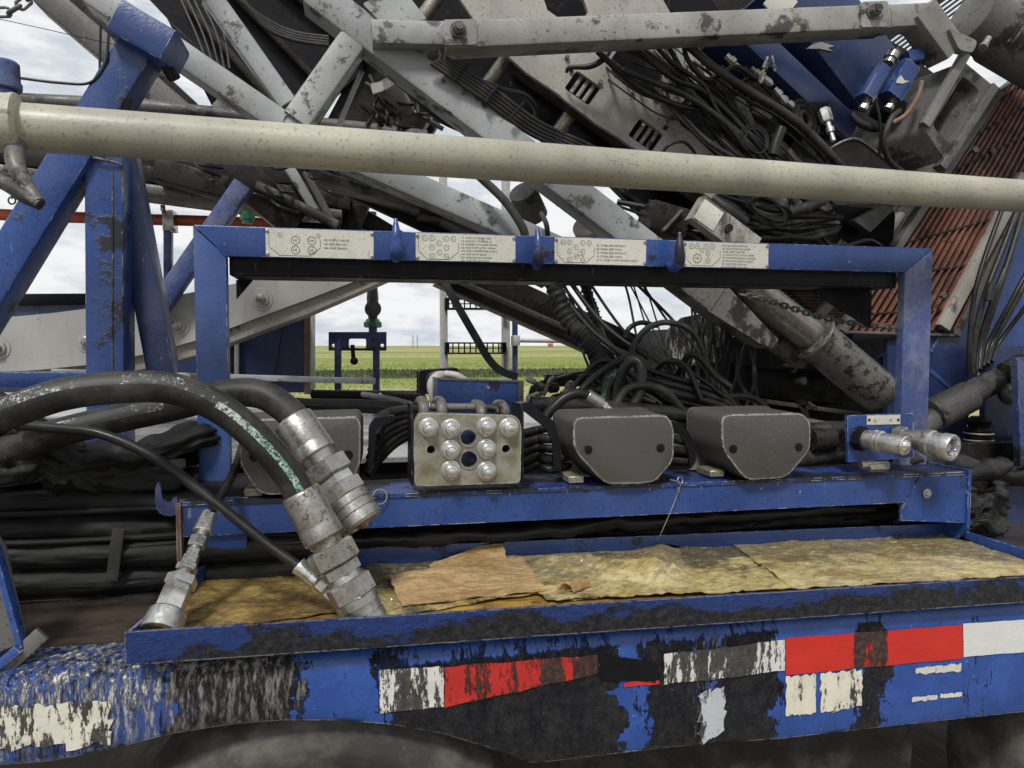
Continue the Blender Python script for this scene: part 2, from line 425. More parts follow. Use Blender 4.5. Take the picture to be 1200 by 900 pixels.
M['valve'] = m_valveplate()


def m_tarp():
    n = NT('oily_black_tarp'); a = n.noise(5, 7, .7); w = n.noise(260, 2, .6, off=2)
    col = n.mix(n.rng(a, .4, .7), (.010, .010, .010), (.028, .0275, .0265)); col = n.mix(n.math('MULTIPLY', n.rng(n.noise(20, 6, .7, off=4), .55, .75), .3), col, (.055, .052, .047))
    return n.fin(col, n.rng(a, .35, .7, .45, .8), n.math('ADD', n.math('MULTIPLY', w, .4), n.noise(30, 5, .6)), .5, .003, spec=.2)


M['tarp'] = m_tarp()
M['webbing'] = rubber('black_webbing', .03, .35, .8)


def m_wetdeck():
    n = NT('wet_deck_plate'); a = n.noise(3.5, 7, .7); p = n.noise(1.7, 4, .6, off=5); s = n.noise(45, 6, .72, off=1)
    col = n.mix(n.rng(a, .38, .66), (.17, .165, .155), (.42, .41, .39)); col = n.mix(n.rng(s, .58, .66), col, (.04, .037, .033)); col = n.mix(n.rng(n.noise(7, 8, .72, off=8), .56, .63), col, (.035, .032, .03))
    return n.fin(col, n.rng(p, .4, .6, .12, .42), s, .25, .003)


M['wetdeck'] = m_wetdeck()


def m_oildeck():
    n = NT('oil_soaked_deck'); a = n.noise(4, 6, .65, (1, 2, 1)); s = n.noise(40, 6, .7, off=3)
    col = n.mix(n.rng(a, .35, .7), (.028, .021, .016), (.075, .056, .042)); col = n.mix(n.rng(s, .66, .72), col, (.2, .18, .15))
    return n.fin(col, n.rng(a, .35, .65, .16, .38), n.math('ADD', n.noise(22, 4, .6, (1, 1.8, 1)), n.math('MULTIPLY', s, .3)), .25, .003)


M['oildeck'] = m_oildeck()


def m_pad(name, light, mid, oil, wet=.5, back=0):
    n = NT(name); a = n.noise(5, 8, .68, dist=.6); f = n.noise(30, 7, .72, (1, 1.6, 1), off=2); g = n.noise(140, 3, .6, off=3)
    col = n.mix(n.rng(a, .36, .62), mid, light); col = n.mix(n.math('MULTIPLY', n.rng(f, .5, .68), .6), col, tuple(c * .4 for c in mid))
    dm = n.rng(n.noise(3.2, 9, .7, off=6, dist=.4), .66 - oil * .35, .78 - oil * .35); col = n.mix(n.math('MULTIPLY', dm, .85), col, (.045, .042, .034))
    col = n.mix(n.rng(n.noise(17, 7, .7, off=11), .68, .73), col, (.03, .022, .012))
    n.put(n.b.inputs['Coat Weight'], n.rng(n.noise(3.5, 5, .65, (1, 1.6, 1), off=37), .44, .58, .05, .9)); n.b.inputs['Coat Roughness'].default_value = .12
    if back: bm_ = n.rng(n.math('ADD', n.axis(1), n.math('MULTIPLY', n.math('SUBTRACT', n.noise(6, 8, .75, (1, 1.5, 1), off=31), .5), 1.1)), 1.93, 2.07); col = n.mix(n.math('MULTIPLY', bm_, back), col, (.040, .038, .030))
    fl = n.noise(55, 6, .8, (.45, 1.2, 1), off=15); col = n.mix(n.math('MULTIPLY', n.rng(fl, .52, .64), .65), col, tuple(min(.8, c * 1.25) for c in light)); col = n.mix(n.math('MULTIPLY', n.rng(fl, .36, .46, 1, 0), .6), col, tuple(c * .35 for c in mid))
    return n.fin(col, n.fmix(n.rng(a, .4, .62), .55 - wet * .42, .42), n.math('ADD', n.math('ADD', n.math('MULTIPLY', f, .7), n.math('MULTIPLY', g, .4)), n.math('MULTIPLY', fl, 2.0)), .9, .010)


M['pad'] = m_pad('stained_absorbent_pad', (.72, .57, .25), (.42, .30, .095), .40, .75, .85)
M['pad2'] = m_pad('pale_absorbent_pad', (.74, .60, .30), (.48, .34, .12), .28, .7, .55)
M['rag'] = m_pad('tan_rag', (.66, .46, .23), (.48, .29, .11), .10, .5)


def m_oilfilm():
    n = NT('amber_oil'); a = n.noise(4, 6, .65, (1, 2.2, 1), dist=1.2); b = n.noise(11, 7, .7, (1, 2, 1), off=4, dist=.8)
    col = n.mix(n.rng(a, .35, .65), (.16, .085, .02), (.42, .26, .06)); col = n.mix(n.rng(b, .52, .66), col, (.055, .034, .015)); col = n.mix(n.rng(n.noise(20, 6, .7, off=9), .62, .7), col, (.42, .33, .15))
    return n.fin(col, .14, n.noise(9, 3, .5), .12, .004)


M['oil'] = m_oilfilm()


def m_rail():
    n = NT('scuffed_blue_side_rail')
    X = lambda p: Xof(p, 1.72)
    jt = n.math('MULTIPLY', n.math('SUBTRACT', n.math('ADD', n.noise(11, 5, .7, (.6, 1, 1), off=41), n.math('MULTIPLY', n.noise(50, 4, .7, (1, 1, .4), off=42), .5)), .75), .22)
    gr = n.ramp_axis(0, [(X(p), v) for p, v in ((-60, .4), (130, .45), (136, .22), (182, .35), (192, .8), (310, .92), (345, .6), (354, .16), (432, .2), (440, .62), (520, .8), (600, .92), (700, .98), (728, .95), (733, .16), (752, .2), (766, .85), (815, .85), (838, .55), (860, .92), (915, .96), (925, .16), (1010, .18), (1022, .9), (1044, .9), (1056, .14), (1145, .3), (1155, .42), (1170, .12), (1400, .2))], jt)
    nz = n.noise(30, 8, .78, (1.8, 1, .14), off=2); nb = n.noise(6, 6, .7, off=5)
    nf = n.noise(85, 6, .78, (1.3, 1, .35), off=21); gr = n.math('MULTIPLY', gr, n.math('SUBTRACT', 1.0, n.math('MULTIPLY', n.rng(n.axis(2), .880, .902), n.rng(n.axis(0), X(430), X(500), 0, .62))))
    tv = n.math('SUBTRACT', .665, n.math('MULTIPLY', gr, .33)); vv = n.math('ADD', n.math('ADD', n.math('MULTIPLY', nz, .52), n.math('MULTIPLY', nb, .16)), n.math('MULTIPLY', nf, .32))
    dm = n.rng(vv, n.math('SUBTRACT', tv, .02), n.math('ADD', tv, .05))
    col = n.mix(n.rng(nb, .35, .68), (.020, .062, .25), (.034, .092, .34)); col = n.mix(n.math('MULTIPLY', dm, .97), col, n.mix(n.rng(n.noise(42, 7, .78, (1, 1, .7), off=51), .40, .66), (.006, .0055, .005), (.040, .037, .032)))
    wh = n.ramp_axis(0, [(X(p), v) for p, v in ((-60, .75), (120, .8), (190, .75), (340, .72), (365, .38), (440, .2), (740, .28), (760, .3), (815, .35), (825, .62), (842, .62), (850, .2), (920, .2), (1400, .25))], jt)
    zt = n.rng(n.axis(2), .80, .93)      # paint is scuffed to white on the shoulder of the rail
    wn = n.noise(62, 9, .8, (1.2, 1, .22), off=8)
    wm = n.math('MULTIPLY', n.rng(wn, n.math('SUBTRACT', .76, n.math('MULTIPLY', wh, .40)), n.math('SUBTRACT', .87, n.math('MULTIPLY', wh, .38))), n.math('ADD', .45, n.math('MULTIPLY', zt, .55)))
    col = n.mix(wm, col, (.55, .53, .49))
    sp = n.rng(n.noise(120, 3, .7, off=3), .70, .73); col = n.mix(n.math('MULTIPLY', sp, .7), col, (.5, .5, .48))
    em = n.math('MULTIPLY', n.edge(.006), n.rng(n.noise(40, 4, .7, off=6), .42, .5)); col = n.mix(em, col, (.62, .6, .56))
    h = n.math('ADD', n.math('MULTIPLY', dm, .9), n.math('ADD', n.math('MULTIPLY', wm, .4), n.math('MULTIPLY', n.noise(75, 7, .75, (1.2, 1, .75)), n.math('ADD', .25, n.math('MULTIPLY', dm, 2.4)))))
    return n.fin(col, n.fmix(dm, .22, n.rng(nf, .4, .6, .22, .5)), h, 1.0, .011, spec=n.fmix(dm, .5, .42))


M['rail'] = m_rail()


def m_lip():
    n = NT('greasy_blue_tray_lip'); nb = n.noise(4.0, 9, .66, (1, 1, 2.0), off=5); nz = n.noise(60, 7, .75, off=1); zt = n.rng(n.axis(2), .94, 1.03)
    dm = n.rng(n.math('SUBTRACT', n.math('ADD', n.math('MULTIPLY', nb, 1.0), n.math('MULTIPLY', nz, .2)), n.math('MULTIPLY', zt, .20)), .455, .50)
    col = n.mix(n.rng(nz, .35, .7), (.016, .046, .20), (.026, .07, .28)); col = n.mix(n.math('MULTIPLY', dm, .96), col, n.mix(n.rng(n.noise(55, 7, .78, off=51), .40, .66), (.008, .0075, .007), (.058, .054, .047)))
    em = n.math('MULTIPLY', n.edge(.004), n.rng(n.noise(40, 4, .7, off=6), .40, .5)); col = n.mix(em, col, (.55, .53, .48))
    return n.fin(col, n.fmix(dm, .33, .40), n.math('ADD', n.math('MULTIPLY', dm, 1.0), n.math('MULTIPLY', nz, 3.0)), 1.0, .010, spec=n.fmix(dm, .5, .40))


M['lip'] = m_lip()


def m_tape(name, col0, amt, off, cells=True, zones=None):
    n = NT(name); nz = n.math('ADD', n.math('MULTIPLY', n.noise(24, 7, .75, (1.5, 1, .3), off=off), .75), n.math('MULTIPLY', n.noise(95, 5, .75, (1, 1, .6), off=off + 2), .25))
    am = n.ramp_axis(0, [(Xof(p, 1.72), v) for p, v in zones]) if zones else amt
    tv = n.math('SUBTRACT', .74, n.math('MULTIPLY', am, .48)); dm = n.rng(nz, tv, n.math('ADD', tv, .03))
    x = n.math('ABSOLUTE', n.math('SINE', n.math('MULTIPLY', n.axis(0), 520))); z = n.math('ABSOLUTE', n.math('SINE', n.math('MULTIPLY', n.axis(2), 420)))
    cm = n.math('MULTIPLY', n.rng(n.math('MINIMUM', x, z), .05, .35, 1, 0), .30) if cells else 0.0
    col = n.mix(cm, col0, tuple(c * .45 for c in col0)); col = n.mix(n.math('MULTIPLY', dm, .96), col, n.mix(n.rng(n.noise(55, 7, .78, off=51), .40, .66), (.008, .0075, .007), (.050, .046, .040)))
    return n.fin(col, n.fmix(dm, .28, .5), n.math('ADD', dm, n.math('MULTIPLY', n.noise(90, 4, .7), .5)), .8, .004)


M['tape_red'] = m_tape('red_reflective_tape', (.52, .026, .018), .30, 3, True, [(900, .2), (1000, .18), (1012, .6), (1022, .64), (1044, .6), (1052, .2), (1140, .16)])
M['tape_red_worn'] = m_tape('worn_red_tape', (.45, .026, .02), .46, 6, True, [(510, .34), (560, .52), (600, .44), (640, .62), (665, .46), (690, .66), (720, .7)])
M['tape_white'] = m_tape('white_reflective_tape', (.62, .63, .59), .26, 9)
M['tape_white_worn'] = m_tape('scraped_white_tape', (.62, .61, .56), .60, 12, True, [(430, .58), (470, .62), (500, .54), (520, .44), (600, .5), (775, .42), (800, .58), (860, .66), (900, .56), (925, .5)])
M['sticker'] = m_tape('worn_white_sticker', (.62, .59, .48), .40, 5, False)
M['sticker_worn'] = m_tape('very_worn_sticker', (.60, .57, .48), .48, 8, False)
M['smear'] = m_tape('pale_paint_smear', (.42, .45, .46), .46, 18, False)
M['sticker_black'] = m_tape('grease_covered_sticker', (.5, .48, .43), .60, 15, False)


def m_tyre():
    n = NT('dirty_tyre'); a = n.noise(7, 7, .7); s = n.noise(120, 4, .7, off=2)
    col = n.mix(n.rng(a, .42, .68), (.035, .033, .03), (.11, .098, .082)); col = n.mix(n.rng(n.noise(5, 9, .75, off=6), .60, .68), col, (.24, .20, .155)); col = n.mix(n.rng(s, .62, .75), col, (.05, .045, .04))
    return n.fin(col, .75, n.math('ADD', a, s), .4, .004)


M['tyre'] = m_tyre()


def m_ground():
    n = NT('grass_field'); y = n.axis(1); a = n.noise(.35, 7, .7); f = n.noise(3.0, 6, .7, (1, .35, 1), off=3)
    band = n.noise(.05, 3, .5, (.15, 1, 1), off=5)
    col = n.mix(n.rng(a, .35, .68), (.15, .19, .045), (.25, .28, .085)); col = n.mix(n.rng(band, .46, .56), col, (.33, .30, .14)); col = n.mix(n.math('MULTIPLY', n.rng(f, .45, .7), .5), col, (.07, .12, .02))
    dirt = n.rng(n.math('ADD', y, n.math('MULTIPLY', n.noise(.5, 5, .7, off=9), 5)), 15, 18, 1, 0); col = n.mix(dirt, col, n.mix(n.rng(f, .4, .65), (.16, .14, .11), (.26, .23, .19)))
    ditch = n.math('MULTIPLY', n.rng(y, 36, 38), n.rng(y, 49, 53, 1, 0)); col = n.mix(n.math('MULTIPLY', ditch, .9), col, (.022, .028, .012))
    return n.fin(col, .9, n.math('ADD', a, f), .6, .05, spec=.15)


M['ground'] = m_ground()


def m_grass():
    n = NT('grass_blades'); a = n.noise(.8, 5, .7); f = n.noise(20, 2, .6, off=2)
    col = n.mix(n.rng(a, .35, .68), (.15, .21, .045), (.27, .31, .085)); col = n.mix(n.math('MULTIPLY', n.rng(f, .4, .7), .5), col, (.36, .34, .15))
    ditch = n.math('MULTIPLY', n.rng(n.axis(1), 36, 38), n.rng(n.axis(1), 49, 52, 1, 0)); col = n.mix(n.math('MULTIPLY', ditch, n.rng(n.noise(1.5, 5, .7, off=8), .3, .55)), col, (.035, .05, .018))
    return n.fin(col, .7, spec=.2)


M['grass'] = m_grass()

def m_worn_edge():
    n = NT('worn_cover_edge'); k = n.rng(n.noise(45, 7, .8), .44, .60); col = n.mix(k, (.06, .058, .053), (.36, .35, .33)); return n.fin(col, .5)


M['worn_edge'] = m_worn_edge()


def m_lettering():
    n = NT('worn_hose_lettering'); s = n.noise(150, 4, .75, (1, 1, 1), off=3); w = n.noise(45, 4, .7, off=9)
    gx = n.rng(n.axis(0), Xof(268, 1.79), Xof(318, 1.79)); col = n.mix(gx, (.42, .45, .43), n.mix(n.rng(w, .45, .6), (.12, .27, .18), (.36, .46, .40))); col = n.mix(n.rng(s, .44, .52), (.018, .018, .017), col); return n.fin(col, .5, s, .3, .001)


M['lettering_green'] = m_lettering()


def m_scuff():
    n = NT('scuffed_hose_ridge'); s = n.noise(120, 5, .8, off=13); w = n.noise(14, 5, .7, off=19)
    k = n.math('MULTIPLY', n.rng(s, .5, .58), n.rng(w, .46, .58)); col = n.mix(k, (.020, .020, .019), (.42, .43, .41)); return n.fin(col, .55, s, .4, .001)


M['scuff'] = m_scuff()

# ------------------------------------------------------------------ world and sun: bright broken overcast
W = bpy.data.worlds.new('World'); SC.world = W; W.use_nodes = True; wt = W.node_tree; wt.nodes.clear()
wn = lambda t: wt.nodes.new(t)
SUN_EL, SUN_AZ = radians(52), radians(205)     # azimuth measured from +Y clockwise: behind the camera, a little to the left
sky = wn('ShaderNodeTexSky'); sky.sky_type = 'NISHITA'; sky.sun_disc = False; sky.sun_elevation = SUN_EL; sky.sun_rotation = SUN_AZ
tc = wn('ShaderNodeTexCoord'); mp = wn('ShaderNodeMapping'); mp.inputs['Scale'].default_value = (1, 1, 3.4)
wt.links.new(tc.outputs['Generated'], mp.inputs[0])
n1 = wn('ShaderNodeTexNoise'); n1.inputs['Scale'].default_value = 3.2; n1.inputs['Detail'].default_value = 9; n1.inputs['Roughness'].default_value = .62; n1.inputs['Distortion'].default_value = .35
n2 = wn('ShaderNodeTexNoise'); n2.inputs['Scale'].default_value = 9; n2.inputs['Detail'].default_value = 8; n2.inputs['Roughness'].default_value = .6
for x in (n1, n2): wt.links.new(mp.outputs[0], x.inputs['Vector'])
def wmap(s, a, b, lo, hi):
    x = wn('ShaderNodeMapRange'); x.interpolation_type = 'SMOOTHSTEP'; wt.links.new(s, x.inputs[0])
    for k, v in zip(('From Min', 'From Max', 'To Min', 'To Max'), (a, b, lo, hi)): x.inputs[k].default_value = v
    return x.outputs[0]
def wmix(f, a, b):
    x = wn('ShaderNodeMix'); x.data_type = 'RGBA'; wt.links.new(f, x.inputs[0])
    for k, v in ((6, a), (7, b)):
        if isinstance(v, tuple): x.inputs[k].default_value = (*v, 1)
        else: wt.links.new(v, x.inputs[k])
    return x.outputs[2]
CL = 7.9
cloud = wmix(wmap(n2.outputs[0], .34, .60, 0, 1), (CL * .76, CL * .83, CL * .92), (CL * 1.16, CL * 1.17, CL * 1.18))
cov = wmap(n1.outputs[0], .24, .42, .15, 1)
skyc = wmix(cov, sky.outputs[0], cloud)
bg = wn('ShaderNodeBackground'); wt.links.new(skyc, bg.inputs[0]); bg.inputs[1].default_value = .1
wo = wn('ShaderNodeOutputWorld'); wt.links.new(bg.outputs[0], wo.inputs[0])
sl = bpy.data.lights.new('sun', 'SUN'); so = bpy.data.objects.new('sun', sl); COL.objects.link(so); sl.energy = 3.0; sl.angle = radians(10); sl.color = (1, .98, .95)
sd = V((sin(SUN_AZ) * cos(SUN_EL), cos(SUN_AZ) * cos(SUN_EL), sin(SUN_EL))); so.rotation_euler = sd.to_track_quat('Z', 'Y').to_euler(); so.location = sd * 30
SC.view_settings.view_transform = 'Standard'; SC.view_settings.look = 'None'; SC.view_settings.gamma = 1; SC.view_settings.exposure = 0
SC.render.film_transparent = False
try: SC.cycles.use_denoising = True
except Exception: pass
# ================================================================== SETTING
def gfn(u, v):
    x = -3000 + 6000 * u; y = -40 + 4040 * v ** 3; h = 0
    if y > 56: h = .35 * fbm((x * .02, y * .02, 0)) + .2
    return V((x, y, h * min(1, (y - 56) / 40) if y > 56 else 0))
MB().grid(gfn, 60, 90).build('ground', M['ground'], kind='structure', loc=(0, 0, 0))

g = MB(); rg = random.Random(3)
for k in range(26000):
    a = radians(rg.uniform(-22, 40)); d = 17.5 + 42 * rg.random() ** 1.5; x = d * sin(a); y = d * cos(a)
    if y < 17: continue
    hh = rg.uniform(.02, .10) * (1.0 if y < 36 else 1.2); yaw = rg.uniform(0, pi); w = .012 + .0006 * d; lx, ly = cos(yaw) * w, sin(yaw) * w; bx, by = rg.uniform(-.05, .05), rg.uniform(-.05, .05)
    if 37 < y < 50: hh *= 2.2
    g.add([(x - lx, y - ly, 0), (x + lx, y + ly, 0), (x + bx, y + by, hh)], [[0, 1, 2]])
for k in range(9000):
    a = radians(rg.uniform(-12, 32)); d = 56 + 70 * rg.random(); x = d * sin(a); y = d * cos(a); hh = rg.uniform(.05, .30); w = .05 + .001 * d
    g.add([(x - w, y, 0), (x + w, y, 0), (x + rg.uniform(-.1, .1), y, hh)], [[0, 1, 2]])
g.build('grass', M['grass'], kind='stuff', loc=(0, 0, 0), flip=False)

# far markers on the horizon
for px, py in ((645, 396), (780, 398)):
    p = atz(px, 407.2, .2); t = thing('traffic_barrel', ['orange and white barrel on the far grass line right of the handrail post', 'orange and white barrel on the far grass line beside the wrapped hoses'][px > 700], 'barrel', p)
    mp_ = (p - CAM).length / F; b = MB().lathe(p, ZAX, [(0, 3.2 * mp_), (4 * mp_, 3 * mp_), (9 * mp_, 2.7 * mp_)], 12); b.build('drum', M['red_pipe'], t)
    MB().lathe(p + ZAX * 4 * mp_, ZAX, [(0, 3.08 * mp_), (2 * mp_, 3.0 * mp_)], 12).build('white_band', M['white_pipe'], t)
for px in (484, 489):
    p = atz(px, 408, .2); m_ = (p - CAM).length / F
    MB().beam(p, p + ZAX * 15 * m_, .7 * m_, .7 * m_).build('utility_pole', M['dim_steel'], None, ['thin grey pole on the horizon, left one of the far pair', 'thin grey pole on the horizon, right one of the far pair'][px > 486], 'pole')

# ================================================================== TRAILER
XL, XR = -2.6, 4.4
tr = thing('trailer', 'blue oilfield trailer chassis with greasy side rail and red and white tape', 'trailer', (0.5, 1.72, 0))
# side rail: flat web, rounded shoulder, run back onto the deck
arcpx = [(-300, 905), (-60, 902), (60, 893), (130, 879), (200, 861), (270, 850), (330, 845), (400, 845), (460, 850), (520, 861), (570, 876), (618, 895)]
bot = [(at(x, y, 1.72).x, at(x, y, 1.72).z) for x, y in arcpx] + [(at(x, y, 1.72).x, at(x, y, 1.72).z) for x, y in ((640, 894), (780, 877), (920, 866), (1060, 850), (1200, 835))] + [(XR, .60)]
bot[0] = (XL, bot[0][1])
def botz(x):
    for (a, za), (b, zb) in zip(bot, bot[1:]):
        if a <= x <= b: return za + (zb - za) * (x - a) / (b - a)
    return bot[-1][1]
def shoulder(x): return .905 - .006 * x
NX = 260; prof = []
for i in range(NX + 1):
    x = XL + (XR - XL) * i / NX; zt = shoulder(x); zb = botz(x); dent = .004 * fbm((x * 5, 0, 3)) + .003 * fbm((x * 17, 1, 3))
    row = [V((x, 1.765, zb + .002)), V((x, 1.724, zb)), V((x, 1.718 + dent, zb + .012))]
    for k in (.3, .6, .85): row.append(V((x, 1.718 + dent * 1.2 + .003 * fbm((x * 9, k * 3, 1)), zb + (zt - .015 - zb) * k)))
    for k in range(6):
        a = pi / 2 * k / 5; row.append(V((x, 1.72 + .045 - .045 * cos(a) + dent * .6, zt - .012 + .045 * sin(a))))
    row += [V((x, 1.80, zt + .037)), V((x, 1.86, zt + .040))]
    prof.append(row)
NR = len(prof[0]); mb = MB(); mb.v = [p for r in prof for p in r]
mb.f = [[i * NR + k, i * NR + k + 1, (i + 1) * NR + k + 1, (i + 1) * NR + k] for i in range(NX) for k in range(NR - 1)]
rail = mb.build('side_rail', M['rail'], tr, sharp=60)
def tape(x0, y0, x1, y1, h0, h1, name, mat, label=None, wob=.0):
    # a strip glued to the rail web: top edge from (x0,y0) to (x1,y1), h px high; follows the dents of the plate
    a, b = at(x0, y0, 1.716), at(x1, y1, 1.716); c, d = at(x0, y0 + h0, 1.716), at(x1, y1 + h1, 1.716)
    def fn(u, v):
        p = a.lerp(b, u).lerp(c.lerp(d, u), v); x = p.x; dent = .004 * fbm((x * 5, 0, 3)) + .003 * fbm((x * 17, 1, 3)); zt = shoulder(x); zb = botz(x); k = (p.z - zb) / (zt - .015 - zb)
        e = wob * fbm((u * 7, v * 7, x0)) if v in (0.0, 1.0) or u in (0.0, 1.0) else 0
        return V((p.x + e, 1.7145 + dent * 1.2 + .003 * fbm((x * 9, max(.3, min(.85, k)) * 3, 1)), p.z + e))
    return MB().grid(fn, 40, 8, .0012, (0, 1, 0)).build(name, mat, rail, label)
tape(921, 748, 1128, 732, 43, 39, 'reflective_tape', M['tape_red'], 'clean red reflective strip with one black streak')
tape(1129, 731, 1330, 716, 39, 36, 'reflective_tape', M['tape_white'], 'white reflective strip at the right end')
tape(521, 781, 700, 767, 48, 22, 'reflective_tape', M['tape_red_worn'], 'red reflective strip half covered in black grease', .002)
tape(445, 786, 520, 780, 50, 48, 'reflective_tape', M['tape_white_worn'], 'white strip almost hidden by black grease', .002)
tape(778, 766, 920, 750, 36, 36, 'reflective_tape', M['tape_white_worn'], 'white strip scraped and blackened', .003)
tape(732, 801, 772, 797, 5, 4, 'tape_remnant', M['tape_red'], None, .002)
tape(702, 767, 768, 776, 30, 24, 'torn_tape_flap', M['black_paint_and_shade'], 'torn black flap of tape')
tape(921, 793, 956, 790, 46, 46, 'sticker', M['sticker'], 'worn cream square sticker', .006)
tape(962, 789, 1010, 785, 46, 42, 'sticker', M['sticker'], 'worn cream square sticker with torn corner', .008)
tape(1073, 783, 1126, 777, 7, 9, 'sticker', M['white_plate'], 'narrow cream remnant', .005)
tape(1068, 817, 1098, 814, 5, 5, 'sticker', M['white_plate'], None, .004)
tape(1102, 814, 1127, 811, 4, 5, 'sticker', M['white_plate'], None, .004)
tape(-60, 834, 130, 820, 46, 52, 'sticker', M['sticker_worn'], 'big cream sticker scuffed along its top edge', .016)
tape(820, 812, 848, 804, 60, 52, 'paint_smear', M['smear'], 'pale smear', .014)

# deck of the trailer, beam below it, upper deck
mb = MB()
def dfn(u, v):
    x = XL + (XR - XL) * u; y = 1.858 + .85 * v
    return V((x, y, shoulder(x) + .0405 + .004 * fbm((x * 2.4, y * 3, 0))))
mb.grid(dfn, 120, 20, .012); mb.build('lower_deck', M['oildeck'], tr, 'oil soaked brown lower deck')
MB().box((-.2, 3.75, 1.262), 5.0, 2.5, .02).build('upper_deck', M['wetdeck'], tr, 'wet grey upper deck plate')
mb = MB()
for x0, x1 in ((-2.6, 4.4),): mb.box(((x0 + x1) / 2, 2.56, 1.12), x1 - x0, .05, .26)
mb.build('deck_riser', M['dark_steel'], tr)
MB().box((1, 3.4, .58), 6.8, .25, .5, .01).build('chassis_beam', M['dark_steel'], tr)
# stringers that carry the upper deck down on the chassis beam
mb = MB()
for x in (-1.8, -.6, .6, 1.8, 3.0): mb.box((x, 3.5, 1.04), .1, 1.9, .42)
mb.build('cross_member', M['dark_steel'], tr)
# left foot gusset standing on the deck (blue, cut by the frame)
gp = [at(-60, 560, 1.80), at(2, 640, 1.80), at(27, 752, 1.80), at(-60, 790, 1.80)]
mb = MB().plate(gp, YAX, .02); mb.build('corner_gusset', M['dim_steel'], tr)
mb = MB(); mb.beam(at(-5, 640, 1.79), at(26, 756, 1.79), .012, .03); mb.beam(at(26, 756, 1.79), at(-40, 812, 1.775), .02, .06)
mb.build('gusset_flange', M['blue_clean'], tr)
mb = MB(); mb.beam(at(50, 742, 1.80), at(-20, 806, 1.765), .035, .02)
mb.build('weld_strip', M['dim_steel'], tr)

# tyres
def tyre(cx, cz, y0, R, name, label):
    t = bpy.data.objects.new('wheel', None); COL.objects.link(t); t.parent = tr; t['label'] = label
    c = V((cx, y0 - .005, cz))
    MB().lathe(c, YAX, [(.03, R * .62), (.012, R * .66), (.0, R * .72), (-.012, R * .8), (-.006, R * .82), (-.008, R * .86), (.004, R * .885), (.004, R * .90), (.02, R * .93), (.045, R * .975), (.07, R), (.28, R), (.3, R * .95), (.31, R * .7), (.28, R * .6)], 72).build('tyre', M['tyre'], t, sharp=50)
    mb = MB()
    for q, rr_ in ((.905, .0035), (.845, .0025), (.955, .003)): mb.torus(c + YAX * (.016 if q < .9 else .022 if q < .93 else .046), YAX, R * q, rr_, 120, 6)
    mb.build('sidewall_rib', M['tyre'], t)
    mb = MB().lathe(c, YAX, [(.06, R * .2), (.03, R * .24), (.06, R * .3), (.1, R * .5), (.04, R * .62), (.05, R * .64), (.2, R * .62), (.2, R * .2)], 48)
    mb.build('rim', M['dim_steel'], t)
    mb = MB()
    for k in range(10): mb.hexnut(c + V((cos(k * pi / 5) * R * .36, .07, sin(k * pi / 5) * R * .36)), -YAX, .04, .016)
    mb.build('wheel_nut', M['zinc_dirty'], t)
tyre(Xof(375, 1.9), .275, 1.775, .525, 'trailer_wheel', 'dirty black tyre under the curved cut of the blue rail')
tyre(Xof(1345, 1.9), .31, 1.80, .56, 'trailer_wheel', 'brown dusted tyre under the right end of the blue rail')
mp0 = Xof(960, 1.84)
def flap(u, v): return V((Xof(660, 1.8) + (Xof(1085, 1.8) - Xof(660, 1.8)) * u, 1.815 + .02 * fbm((u * 5, v * 2, 4)), .64 - .5 * v))
MB().grid(flap, 40, 12, .008, (0, 1, 0)).build('mud_flap', M['rubber_dusty'], None, 'black rubber mud flap hanging below the blue rail between tyres', 'mud flap')

# ================================================================== DRIP TRAY
tX0, tX1 = Xof(138, 1.68), 2.085
tz = lambda x: 1.037 - .0145 * (x - tX0)
ty = thing('drip_tray', 'long blue drip tray with grease caked front lip', 'tray', ((tX0 + tX1) / 2, 1.95, .95))
YF, YB = 1.68, 2.235
mb = MB()
def lipfn(u, v):
    x = tX0 + (tX1 - tX0) * u
    return V((x, YF + .003 * fbm((x * 6, v, 8)) + .0012 * fbm((x * 40, v * 20, 2)), tz(x) - .072 * v))
mb.grid(lipfn, 220, 8, .007, (0, 1, 0)); mb.build('front_lip', M['lip'], ty)
mb = MB().beam(V((tX0 + .02, YB, tz(tX0) - .028)), V((tX1 - .01, YB, tz(tX1) - .028)), .008, .078, ZAX, .002); mb.build('back_lip', M['blue_clean'], ty)
# left side lip runs from the front corner back to the left foot of the rack
LBX = Xof(243, YB)
mb = MB().plate([V((tX0 + .004, YF + .01, tz(tX0) - .072)), V((tX0 + .004, YF + .01, tz(tX0) - .001)), V((LBX, YB, tz(LBX) - .0)), V((LBX, YB, tz(LBX) - .072))], V((1, .2, 0)), .006)
mb.build('side_lip', M['blue_clean'], ty)
mb = MB().beam(V((tX1, YF + .01, tz(tX1) - .035)), V((tX1, YB, tz(tX1) - .035)), .008, .072, ZAX, .002); mb.build('side_lip', M['blue_clean'], ty)
mb = MB().plate([V((tX0, YF + .006, tz(tX0) - .070)), V((tX1, YF + .006, tz(tX1) - .070)), V((tX1, YB, tz(tX1) - .070)), V((LBX, YB, tz(LBX) - .070))], -ZAX, .006); mb.build('tray_floor', M['blue_greasy'], ty)
fl = lambda x: tz(x) - .048        # level of the oil in the tray
def oilfn(u, v):
    xa = tX0 + .02 + (LBX - tX0) * v; x = xa + (tX1 - .012 - xa) * u; y = YF + .012 + (YB - YF - .02) * v
    return V((x, y, fl(x) + .0015 * fbm((x * 6, y * 9, 0))))
MB().grid(oilfn, 120, 24).build('oil_puddle', M['oil'], ty, 'amber waste oil standing in the tray')

